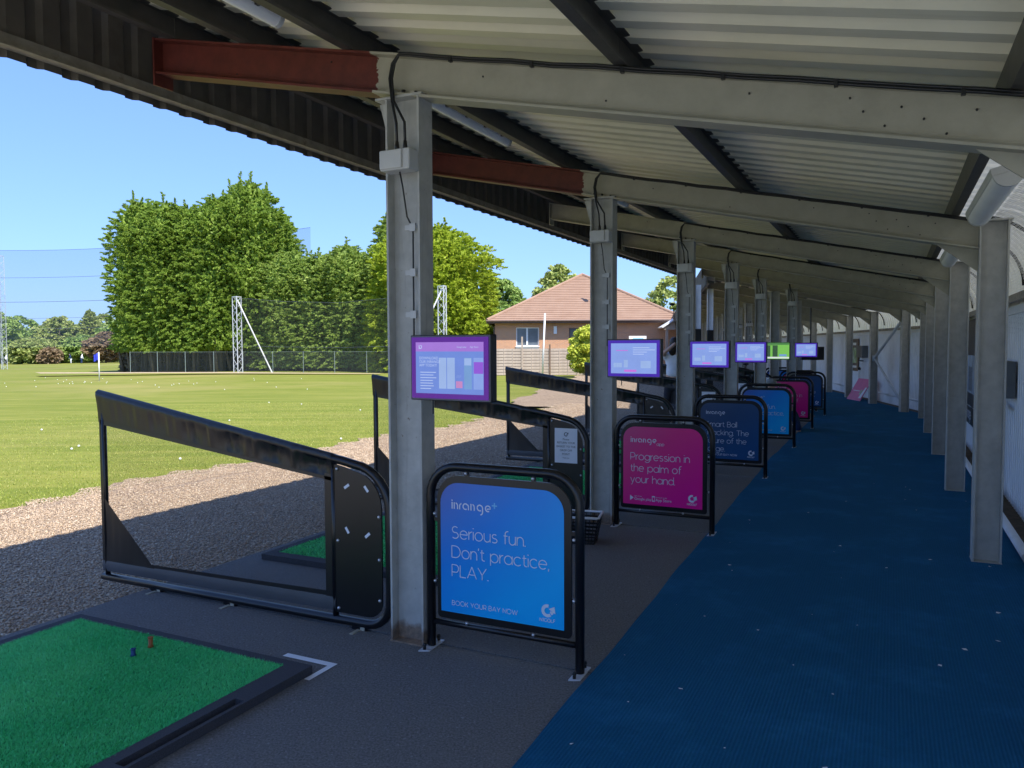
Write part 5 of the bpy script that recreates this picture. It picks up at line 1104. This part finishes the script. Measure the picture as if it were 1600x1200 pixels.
def net(name, pts_top, z0s, label, mat, cables):
    r = empty(name, label, 'net', pts_top[0]); o = Vector(pts_top[0]); mb = MB(); n = len(pts_top)
    mb.add([Vector(p)-o for p in pts_top]+[Vector((p[0], p[1], z))-o for p, z in zip(pts_top, z0s)], [(i, n+i, n+i+1, i+1) for i in range(n-1)]); mb.build('netting', mat, r)
    for f, rad in cables:
        mb = MB(); mb.tube([Vector((p[0], p[1], z+(p[2]-z)*f))-o for p, z in zip(pts_top, z0s)], rad, 5); mb.build('cable', 'wire', r)
top = []; zz = []
for i in range(13):
    t = i/12; x, y = -66+t*46, 92.5+t*(66.5-92.5)*0.55; top.append((x, y, 13.3-4*0.9*t*(1-t)+0.2*t)); zz.append(gz(x, y)+2.5)
net('range_net', top, zz, 'high range net with dark cables between the left mast and the conifers', 'net', ((1.0, 0.020), (0.72, 0.018), (0.47, 0.022), (0.3, 0.014), (0.19, 0.02), (0.1, 0.012)))
top = [(-20.4, 58.8, 5.3), (-17, 58.0, 5.0), (-12.5, 56.5, 4.8), (-8.5, 54.5, 5.0), (-4.7, 52.6, 5.5)]
net('range_net', top, [gz(p[0], p[1])+0.05 for p in top], 'grey net hung between the two short lattice masts', 'net2', ((0.36, 0.010), (1.0, 0.010)))
# chain-link fence at the foot of the conifers
r = empty('chain_link_fence', 'low green chain link fence along the foot of the clipped conifers', 'fence', (-30.6, 62.5, gz(-30.6, 62.5)))
xs_ = np.linspace(0, 30, 13)
for i, x in enumerate(xs_):
    mb = MB(); mb.tube([(x, -x*0.28, -0.02), (x, -x*0.28, 1.75)], 0.025, 6); mb.build('post', 'greenpost', r)
    if i < 12:
        x2 = xs_[i+1]; mb = MB(); mb.add([(x, -x*0.28, 0.05), (x2, -x2*0.28, 0.05), (x2, -x2*0.28, 1.7), (x, -x*0.28, 1.7)], [(0, 1, 2, 3)]); mb.build('mesh_panel', 'chain', r)
        mb = MB(); mb.tube([(x, -x*0.28, 1.71), (x2, -x2*0.28, 1.71)], 0.010, 5); mb.build('top_wire', 'greenpost', r)
poly('sand_path', [Vector((-36, 58.8, 0)), Vector((-22, 58.0, 0)), Vector((-9, 53.6, 0)), Vector((-9, 52.8, 0)), Vector((-22, 55.6, 0)), Vector((-34, 56.2, 0))][::-1], 'sand', gz(-20, 57)+0.10, label='bare sandy strip in front of the chain link fence')

# ------------------------------------------------------------------ trees
def crown(kind, h0, h1, R, n, leaf, seed, lump=0.22, spires=None, flat=1.0, nc=None):
    g = np.random.default_rng(seed)
    if kind == 'cone': prof = lambda t: (1-t)**0.8*(0.8+0.2*np.minimum(1, t*6))+0.03
    elif kind == 'hedge': prof = lambda t: np.where(t < 0.72, 1.0-0.04*np.cos(t*9), 1.0-((np.clip(t, 0.72, 1)-0.72)/0.28)**1.8*0.8)
    elif kind == 'round': prof = lambda t: np.sqrt(np.clip(1-(2*np.clip(t, 0, 1)-0.9)**2/1.25, 0.02, 1))
    else: prof = lambda t: np.clip(np.sin(pi*np.clip(t*0.86+0.12, 0, 1)), 0.05, 1)**0.8
    con = kind in ('cone', 'hedge'); nc = nc or int((430 if con else 120)*(0.6+R*0.35))
    tc = g.uniform(0, 1, nc*3); w = prof(tc); tc = tc[g.uniform(0, 1, len(tc)) < (w+0.1)/1.15][:nc]; m = len(tc)
    ph = g.uniform(0, 2*pi, m); lobes = 1+0.10*np.sin(ph*3+seed+tc*5)+0.07*np.sin(ph*7+tc*11+seed*2)
    rr = prof(tc)*R*lobes*(1+lump*g.uniform(-0.8, 0.45, m)); C = np.stack([rr*np.cos(ph), rr*np.sin(ph)*flat, h0+tc*(h1-h0)], 1)
    if con:
        # plumes: each clump is a drooping spray that points outwards and upwards
        out = np.stack([np.cos(ph), np.sin(ph)*flat, np.full(m, 0.22)+0.6*tc], 1)
        if kind == 'hedge':
            sp = []; so = []
            for _ in range(9):
                a_ = g.uniform(0, 2*pi); q = g.uniform(0, 0.6)*R; hh = h1*g.uniform(0.90, 1.05)*(1-0.10*(q/R)**2)
                for d in range(8): sp.append((q*cos(a_), q*sin(a_)*flat, hh-d*0.26)); so.append((0.2*cos(a_), 0.2*sin(a_), 1.0))
            C = np.concatenate([C, np.array(sp)]); out = np.concatenate([out, np.array(so)])
        else:
            sp = np.array([(0, 0, h1+0.1-d*0.28) for d in range(8)]); C = np.concatenate([C, sp]); out = np.concatenate([out, np.tile((0, 0, 1.0), (8, 1))])
        out += g.normal(0, 0.22, out.shape); out /= np.linalg.norm(out, axis=1)[:, None]
        PL = (0.30+0.055*R)*g.uniform(0.7, 1.25, len(C)); ci = g.integers(0, len(C), n); t = g.uniform(0, 1, n)**0.8
        A = out[ci]; side = g.normal(0, 1, (n, 3)); side -= A*(side*A).sum(1)[:, None]; side /= np.linalg.norm(side, axis=1)[:, None]
        wid = PL[ci]*0.36*(1-t*0.85)*g.uniform(0.2, 1, n)
        P = C[ci]+A*(PL[ci]*(t-0.25)*1.25)[:, None]+side*wid[:, None]; P[:, 2] -= PL[ci]*0.38*t*t
        d = A*0.9+side*0.6+g.normal(0, 0.22, (n, 3)); d /= np.linalg.norm(d, axis=1)[:, None]
    else:
        cs = (0.10+0.05*R)*1.6; ci = g.integers(0, len(C), n); off = g.normal(0, 1, (n, 3)); off /= np.linalg.norm(off, axis=1)[:, None]
        off *= (g.uniform(0.2, 1.1, n)**0.5)[:, None]*cs*np.array([1.3, 1.3, 0.8]); P = C[ci]+off
        out = C[ci]*np.array([1, 1, 0]); out /= (np.linalg.norm(out, axis=1)[:, None]+1e-6); d = out*0.5+off/cs*0.5+g.normal(0, 0.5, (n, 3)); d /= np.linalg.norm(d, axis=1)[:, None]
    nr = (A if con else off/cs)*0.8+np.array([0, 0, 0.45])+g.normal(0, 0.35, (n, 3))
    s_ = np.cross(d, nr); s_ /= np.linalg.norm(s_, axis=1)[:, None]+1e-9
    L = leaf*g.uniform(0.6, 1.4, n); wd = L*(0.27 if con else 0.42)
    V = np.zeros((n, 4, 3)); V[:, 0] = P-d*L[:, None]*0.4; V[:, 1] = P+s_*wd[:, None]; V[:, 2] = P+d*L[:, None]*0.6; V[:, 3] = P-s_*wd[:, None]
    V[:, 2, 2] -= L*0.1
    if con:    # inner branches close the gaps between the outer sprays
        k = n//4; tt = g.uniform(0, 0.97, k); pp = g.uniform(0, 2*pi, k); q = prof(tt)*R*g.uniform(0.35, 0.82, k)
        Pi = np.stack([q*np.cos(pp), q*np.sin(pp)*flat, h0+tt*(h1-h0)], 1); dd = g.normal(0, 1, (k, 3)); dd /= np.linalg.norm(dd, axis=1)[:, None]; ss = np.cross(dd, g.normal(0, 1, (k, 3))); ss /= np.linalg.norm(ss, axis=1)[:, None]
        Li = leaf*g.uniform(1.2, 2.6, k)[:, None]; Vi = np.stack([Pi-dd*Li*0.5, Pi+ss*Li*0.36, Pi+dd*Li*0.5, Pi-ss*Li*0.36], 1); V = np.concatenate([V, Vi]); n += k
    return V.reshape(-1, 3), np.arange(4*n).reshape(-1, 4)
def core_mesh(kind, h0, h1, R, flat, mat, seed):
    mb = MB(); rnd = random.Random(seed); rings = 9; seg = 12; vs = []
    for i in range(rings+1):
        t = i/rings
        if kind == 'cone': pr = (1-t)**0.75*(0.75+0.25*min(1, t*6))
        elif kind == 'hedge': pr = 1.0 if t < 0.62 else 1-((t-0.62)/0.38)**1.9
        else: pr = math.sqrt(max(0.0, 1-(2*t-0.9)**2/1.25))
        for k in range(seg):
            q = max(0.02, pr)*R*0.5*rnd.uniform(0.8, 1.1); vs.append((q*cos(2*pi*k/seg), q*sin(2*pi*k/seg)*flat, h0+0.2+(h1-h0)*0.93*t))
    fs = [(i*seg+k, i*seg+(k+1) % seg, (i+1)*seg+(k+1) % seg, (i+1)*seg+k) for i in range(rings) for k in range(seg)]; mb.add(vs, fs); return mb
_crowns = {}
def tree(name, label, px, d, ytop, R, kind, mat, n, leaf, seed, h0f=0.06, group=None, flat=1.0, core=True, nc=None, trunk_r=0.18, share=None):
    """px, ytop are where the crown sits in the view from the bays; turned into a place on the ground and a height"""
    x = (px-800)/1217.7*d; h = 1.6+(541-ytop)/1217.7*d-gz(x, d)
    r = empty(name, label, 'tree', (x, d, gz(x, d)), seed*1.3, group); h0 = h*h0f
    mb = MB(); rnd = random.Random(seed); pts = [(0.0, 0.0, -0.05)]
    for i in range(1, 5): pts.append((rnd.uniform(-.12, .12)*i*0.4, rnd.uniform(-.12, .12)*i*0.4, h*0.8*i/4))
    mb.tube(pts, [trunk_r, trunk_r*0.85, trunk_r*0.6, trunk_r*0.4, trunk_r*0.15], 8)
    for i in range(7):
        z = h0+(h*0.8-h0)*rnd.uniform(0.05, 0.8); a_ = rnd.uniform(0, 6.28); l = R*rnd.uniform(0.5, 0.8); mb.tube([(0, 0, z), (l*0.5*cos(a_), l*0.5*sin(a_), z+l*0.3), (l*cos(a_), l*sin(a_), z+l*0.55)], [trunk_r*0.4, trunk_r*0.25, 0.02], 6)
    if 'tall' in label or 'highest' in label:
        for i in range(9):
            a_ = rnd.uniform(0, 6.28); q = R*rnd.uniform(0.2, 0.85); mb.tube([(q*cos(a_)*0.8, q*sin(a_)*0.8, -0.05), (q*cos(a_)*0.9, q*sin(a_)*0.9, h0*0.6), (q*cos(a_)*1.05, q*sin(a_)*1.05, h0+1.2)], [0.13, 0.10, 0.05], 6)
    mb.build('trunk', 'bark', r, True)
    if share:
        if share not in _crowns:
            V, f = crown(kind, 0.125*14, 14.0, 2.75, n, leaf, seed, flat=flat, nc=nc); o = build_npmesh('crown', V, f, mat, r); _crowns[share] = o.data
        else: o = obj('crown', _crowns[share], r)
        o.scale = (R/2.75, R/2.75, (h-h0)/(14*0.875)); o.location = (0, 0, h0-0.125*14*(h-h0)/(14*0.875)); o.rotation_euler = (0, 0, seed*2.1)
    else:
        V, f = crown(kind, h0, h, R, n, leaf, seed, flat=flat, nc=nc); o = build_npmesh('crown', V, f, mat, r)
    if core and kind == 'round':
        cm = core_mesh(kind, h0, h, R, flat, mat, seed); cm.build('inner_foliage', mat, r)
    return r
G1 = 'clipped conifers beyond the range'
for i, (px, d, yt, R, lab) in enumerate(((228, 67, 312, 2.5, 'leftmost tall conifer of the clipped row, with a flat left side'), (266, 66, 318, 2.7, 'tall clipped conifer, second from the left'), (304, 66, 322, 2.8, 'tall clipped conifer in the middle of the tall row'), (346, 65.5, 308, 2.8, 'tall clipped conifer left of the highest one'), (394, 66, 287, 2.9, 'highest clipped conifer, behind the braced mast'), (428, 67, 330, 2.4, 'tall conifer at the right end of the tall row'))):
    tree('conifer_tree', lab, px, d, yt, R, 'hedge', 'conifer', 125000, 0.15, 11+i, 0.125, G1, nc=1500, share='tall%d' % (i % 3))
    # visible stems below the trimmed edge
for i, (px, d, yt, R, lab) in enumerate(((452, 65, 393, 2.6, 'lower conifer right of the tall row'), (500, 64.5, 398, 2.7, 'lower conifer in the dip of the row'), (545, 64, 384, 2.6, 'lower pointed conifer left of the nearest column'))):
    tree('conifer_tree', lab, px, d, yt, R, 'hedge', 'conifer2', 95000, 0.15, 31+i, 0.03, G1, nc=1200, share='low%d' % (i % 2))
tree('conifer_tree', 'dark green conifer half hidden behind the nearest column', 608, 63, 338, 3.6, 'cone', 'conifer2', 70000, 0.17, 41, 0.02, G1)
tree('conifer_tree', 'golden yellow conifer between the nearest column and the house', 676, 60, 356, 4.4, 'hedge', 'golden', 120000, 0.20, 42, 0.02, nc=2600)
tree('broadleaf_tree', 'pale leafy tree behind the left eaves of the house', 776, 82, 438, 3.4, 'round', 'leaf', 16000, 0.36, 43, 0.1, core=False)
tree('broadleaf_tree', 'leafy tree rising above the house roof', 872, 84, 418, 3.0, 'loose', 'leaf2', 10000, 0.36, 44, 0.2, core=False)
tree('broadleaf_tree', 'thin leafy tree beyond the right end of the house roof', 1050, 76, 436, 2.6, 'loose', 'leaf2', 5000, 0.34, 45, 0.15, core=False)
G2 = 'trees beyond the far grass'
far = [(-30, 165, 480, 5.5, 'round', 'leaf', 'far round tree at the left edge behind the tall mast'), (22, 170, 492, 6, 'round', 'leaf', 'far round green tree right of the tall mast'), (52, 150, 528, 4.2, 'round', 'leaf2', 'small far bushy tree left of the russet bush'),
       (96, 160, 494, 4.6, 'loose', 'leaf2', 'far pale tree left of the blue flag'), (118, 175, 505, 4.5, 'loose', 'leaf', 'far shadowy tree behind the distant golfers'), (143, 165, 484, 4.2, 'cone', 'leaf2', 'far pointed olive tree, tallest of the group'), (165, 170, 490, 4.4, 'loose', 'leaf2', 'far olive tree behind the russet tree'),
       (166, 150, 518, 3.2, 'loose', 'leafred', 'far russet tree beside the clipped conifers'), (189, 165, 500, 4.6, 'round', 'leaf', 'far tree tucked against the clipped conifers'), (128, 158, 522, 4.0, 'round', 'leaf', 'low far tree in front of the olive group'), (-75, 175, 486, 7, 'round', 'leaf2', 'far tree beyond the left edge of view')]
for i, (px, d, yt, R, kd, mt, lab) in enumerate(far): tree('far_tree', lab, px, d, yt, R, kd, mt, 9000, 0.55, 60+i, 0.12 if kd != 'round' else 0.05, G2, core=(kd == 'round'))
r = empty('russet_bush', 'low russet bush far out on the grass', 'bush', (-86.5, 146, gz(-86.5, 146))); V, f = crown('round', 0.1, 3.0, 1.7, 2200, 0.5, 77); build_npmesh('foliage', V, f, 'leafred', r)
mb = MB(); mb.tube([(0, 0, -0.05), (0, 0, 1.5)], [0.1, 0.04], 6); mb.build('stem', 'bark', r)
# dark undergrowth behind the clipped conifers
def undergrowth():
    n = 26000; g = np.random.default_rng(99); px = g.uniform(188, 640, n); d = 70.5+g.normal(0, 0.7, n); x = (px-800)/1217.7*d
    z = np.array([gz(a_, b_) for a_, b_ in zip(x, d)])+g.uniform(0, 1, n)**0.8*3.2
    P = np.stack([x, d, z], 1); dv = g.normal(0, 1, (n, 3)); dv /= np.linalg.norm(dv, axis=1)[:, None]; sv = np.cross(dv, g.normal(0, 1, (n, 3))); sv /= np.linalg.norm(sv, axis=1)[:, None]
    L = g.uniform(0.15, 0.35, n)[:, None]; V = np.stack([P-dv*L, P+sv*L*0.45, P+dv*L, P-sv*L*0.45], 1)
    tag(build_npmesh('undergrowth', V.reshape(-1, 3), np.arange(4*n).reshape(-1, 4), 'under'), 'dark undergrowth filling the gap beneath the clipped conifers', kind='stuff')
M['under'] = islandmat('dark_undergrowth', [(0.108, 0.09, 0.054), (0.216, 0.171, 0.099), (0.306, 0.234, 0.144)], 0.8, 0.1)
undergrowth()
# yellow-green shrub before the fence
bx, by = 4.72, 46.3
r = empty('yellow_shrub', 'bright yellow green shrub in front of the fence by the second column', 'bush', (bx, by, gz(bx, by))); V, f = crown('round', 0.1, 2.95, 1.15, 17000, 0.13, 78, 0.35, nc=170); build_npmesh('foliage', V, f, 'bush', r)
mb = core_mesh('round', 0.1, 2.85, 1.15, 1.0, 'bush', 5); mb.build('inner_foliage', 'bush', r)
mb = MB(); mb.tube([(0, 0, -0.05), (0.1, 0, 0.5), (0.0, 0.1, 1.6)], [0.1, 0.08, 0.03], 6); mb.build('stem', 'bark', r)
# far buildings on the skyline
for x, y, w, h, mt, lab in ((-152, 260, 12, 11.3, 'greybox', 'dark block building on the far skyline between the trees'), (-161, 265, 9, 9.9, 'pink', 'pinkish far building left of the dark block'), ):
    r = empty('far_building', lab, 'building', (x, y, gz(x, y))); mb = MB(); mb.box(-w/2, w/2, 0, w, 0, h); mb.build('wall', M['brick'] if mt == 'pink' else mt, r); mb = MB(); mb.box(-w/2-0.2, w/2+0.2, -0.2, w+0.2, h, h+0.5); mb.build('roof', 'concrete', r)
    for i in range(4): mb = MB(); mb.box(-w/2+w*(0.12+0.22*i), -w/2+w*(0.24+0.22*i), -0.05, 0.02, h-3.0, h-1.5); mb.build('window', 'glass', r)

# ------------------------------------------------------------------ house, fence
HX, HY = 5.05, 53.0; hz = gz(HX, HY)
house = empty('brick_house', 'brick bungalow with a tiled hipped roof behind the fence', 'house', (HX, HY, hz), -0.05)
EZ, AZ, HW = 3.35-hz, 7.0-hz, 6.75
mb = MB(); w = HW-0.5
wins = [(-4.78, -3.22, EZ-0.45-1.28, EZ-0.45), (-1.15, -0.02, EZ-0.5-1.3, EZ-0.5)]
xs_ = [-w]+[v for a_ in wins for v in a_[:2]]+[w]
def wallq(x0, x1, z0, z1): mb.box(x0, x1, 0.5, 0.75, z0, z1)
wallq(-w, wins[0][0], 0, EZ-0.06); wallq(wins[0][1], wins[1][0], 0, EZ-0.06); wallq(wins[1][1], w, 0, EZ-0.06)
for a_ in wins: wallq(a_[0]+0.001, a_[1]-0.001, a_[3], EZ-0.06); wallq(a_[0]+0.001, a_[1]-0.001, 0, a_[2])
mb.box(-w, -w+0.25, 0.75, 2*HW-0.5, 0, EZ-0.06); mb.box(w-0.25, w, 0.75, 2*HW-0.5, 0, EZ-0.06); mb.box(-w+0.25, w-0.25, 2*HW-0.75, 2*HW-0.5, 0, EZ-0.06)
mb.build('wall', 'brick', house)
mb = MB(); NCR = 26
for i in range(NCR):
    t0, t1 = i/NCR, (i+1)/NCR; a0, a1 = HW*(1-t0), HW*(1-t1); z0, z1 = EZ+(AZ-EZ)*t0, EZ+(AZ-EZ)*t1; lip = 0.06
    lo = [(-a0-lip, HW-a0-lip, z0+0.05), (a0+lip, HW-a0-lip, z0+0.05), (a0+lip, HW+a0+lip, z0+0.05), (-a0-lip, HW+a0+lip, z0+0.05)]
    hi = [(-a1, HW-a1, z1+0.01), (a1, HW-a1, z1+0.01), (a1, HW+a1, z1+0.01), (-a1, HW+a1, z1+0.01)]; un = [(x, y, z0-0.0) for x, y, z in lo]
    mb.add(lo+hi+un, [(k, (k+1) % 4, 4+(k+1) % 4, 4+k) for k in range(4)]+[(8+k, 8+(k+1) % 4, (k+1) % 4, k) for k in range(4)])
roof_o = mb.build('roof', 'tile', house)
mb = MB()
for sx, sy in ((-1, -1), (1, -1), (1, 1), (-1, 1)): mb.tube([(sx*HW, HW+sy*HW, EZ+0.06), (0, HW, AZ+0.06)], 0.11, 8)
mb.build('hip_tile', 'tile', roof_o)
mb = MB(); mb.box(-HW-0.05, HW+0.05, -0.07, -0.045, EZ-0.17, EZ+0.03); mb.box(-HW-0.05, -HW-0.02, -0.04, 2*HW, EZ-0.17, EZ+0.03); mb.box(HW+0.02, HW+0.05, -0.04, 2*HW, EZ-0.17, EZ+0.03); mb.box(-HW, HW, -0.04, 0.5, EZ-0.17, EZ-0.15); mb.build('fascia_board', 'brown', house)
mb = MB(); mb.tube([(-HW-0.05, -0.13, EZ-0.02), (HW+0.05, -0.13, EZ-0.02)], 0.06, 8); mb.tube([(-HW+0.1, -0.12, EZ-0.06), (-HW+0.15, 0.35, EZ-0.3), (-HW+0.45, 0.43, EZ-0.45), (-HW+0.45, 0.43, 0.1)], 0.035, 6); mb.build('gutter', 'brown', house)
for i, (x0, x1, z0, z1) in enumerate(wins):
    mb = MB(); fw = 0.06; y0, y1 = 0.55, 0.62
    mb.box(x0, x1, y0, y1, z0, z0+fw); mb.box(x0, x1, y0, y1, z1-fw, z1); mb.box(x0, x0+fw, y0, y1, z0+fw, z1-fw); mb.box(x1-fw, x1, y0, y1, z0+fw, z1-fw)
    if i == 0: mb.box((x0+x1)/2-0.09, (x0+x1)/2+0.03, y0-0.01, y1-0.01, z0+fw, z1-fw)
    else: mb.box(x0+fw, x1-fw, y0, y1, z0+0.62, z0+0.66)
    wf = mb.build('window', 'white' if i == 0 else 'brown', house)
    for q0, q1 in (((x0+fw, (x0+x1)/2-0.09), ((x0+x1)/2+0.03, x1-fw)) if i == 0 else ((x0+fw, x1-fw),)):
        mb = MB(); mb.box(q0, q1, 0.59, 0.60, z0+fw, z1-fw); mb.build('pane', 'glass', wf)
    mb = MB(); mb.box(x0-0.05, x1+0.05, 0.40, 0.499, z0-0.08, z0-0.01); mb.build('sill', 'white', wf)
    mb = MB(); mb.box(x0, x1, 0.48, 0.499, z0-0.75, z0-0.09); mb.build('under_window_panel', 'white', wf)
mb = MB(); mb.box(-2.2, -1.98, 0.38, 0.499, EZ-0.9, EZ-0.38); mb.build('vent_cover', 'white', house)
mb = MB(); mb.box(0.6, 0.78, 1.8, 2.1, EZ+2.6, EZ+3.1); mb.tube([(0.69, 1.95, EZ+3.1), (0.69, 1.95, EZ+3.6)], 0.09, 8); mb.build('roof_vent', 'galvpale', roof_o)
# timber porch on the right
mb = MB()
for x in (5.2, 7.4): mb.box(x-0.08, x+0.08, -1.6, -1.44, 0, EZ-0.7)
mb.box(5.0, 7.6, -1.66, -1.5, EZ-0.7, EZ-0.45); mb.prism([(5.0, EZ-0.45), (7.6, EZ-0.45), (6.3, EZ+0.35)], lambda p, t: (p[0], t, p[1]), -1.6, -1.55); mb.build('porch_frame', 'fencepost', house)
mb = MB(); mb.add([(4.85, -1.8, EZ-0.52), (6.3, -1.8, EZ+0.42), (6.3, 0.4, EZ+0.42), (4.85, 0.4, EZ-0.52), (7.75, -1.8, EZ-0.52), (7.75, 0.4, EZ-0.52)], [(0, 1, 2, 3), (1, 4, 5, 2)]); po = mb.build('porch_roof', 'white', house)
sm_ = po.modifiers.new('solid', 'SOLIDIFY'); sm_.thickness = 0.08
# fence with panels of boards
fy = 50.2; fx0 = -2.9; fzz = gz(0, fy)
fence = empty('board_fence', 'weathered fence of horizontal boards with posts in front of the house', 'fence', (fx0, fy, fzz))
bd = [MB() for _ in range(3)]
bmesh_ = MB(); bmesh_.box(0.0, 1.68, -0.012, 0.012, 0.0, 0.162)
board = bmesh_.mesh('board', 'fenceboard'); bat = MB(); bat.box(-0.02, 0.02, -0.034, -0.013, 0.02, 1.76); bat_me = bat.mesh('batten', 'fenceboard')
back_me = MB(); back_me.box(0.0, 1.68, 0.026, 0.036, 0.02, 1.72); back_me = back_me.mesh('backing', 'darkpost'); pst = MB(); pst.box(-0.05, 0.05, -0.05, 0.05, -0.1, 1.82); pst_me = pst.mesh('post', 'fencepost'); pst2 = MB(); pst2.box(-0.05, 0.05, -0.05, 0.05, -0.1, 2.0); pst2_me = pst2.mesh('post', 'darkpost')  # dark board added behind the planks to put shade into the gaps
tall = MB(); tall.box(-0.055, 0.055, -0.05, 0.05, -0.1, 2.5); tall_me = tall.mesh('post', 'fencepost')
for i in range(7):
    x = i*1.78; obj('post', tall_me if i in (1, 2) else (pst2_me if i == 3 else pst_me), fence, (x, 0, 0))
    if i < 6:
        obj('backing', back_me, fence, (x+0.05, 0, 0))
        for b in range(9): obj('board', board, fence, (x+0.05, 0.010*(b % 2), 0.03+b*0.193))
        for q in (0.56, 1.12): obj('batten', bat_me, fence, (x+0.05+q, 0, 0))
# leaning white pole
r = empty('white_pole', 'slender white pole leaning slightly in front of the fence', 'pole', (2.0, 48.2, gz(2, 48.2))); mb = MB(); mb.tube([(-0.12, 0, -0.05), (0.05, 0, 3.9)], 0.055, 8); mb.build('shaft', 'white', r, True)
r = empty('house_sign', 'small blue and white sign board by the house, above the second screen', 'sign', (7.9, 49.0, gz(7.9, 49))); mb = MB(); mb.tube([(0, 0.04, 0), (0, 0.04, 2.2)], 0.04, 8); mb.build('post', 'fencepost', r); mb = MB(); mb.box(-0.55, 0.55, -0.02, 0.0, 2.0, 2.5); mb.build('board', 'white', r); mb = MB(); mb.box(-0.3, 0.35, -0.024, -0.021, 2.12, 2.36); mb.build('emblem', 'logoblue', r)
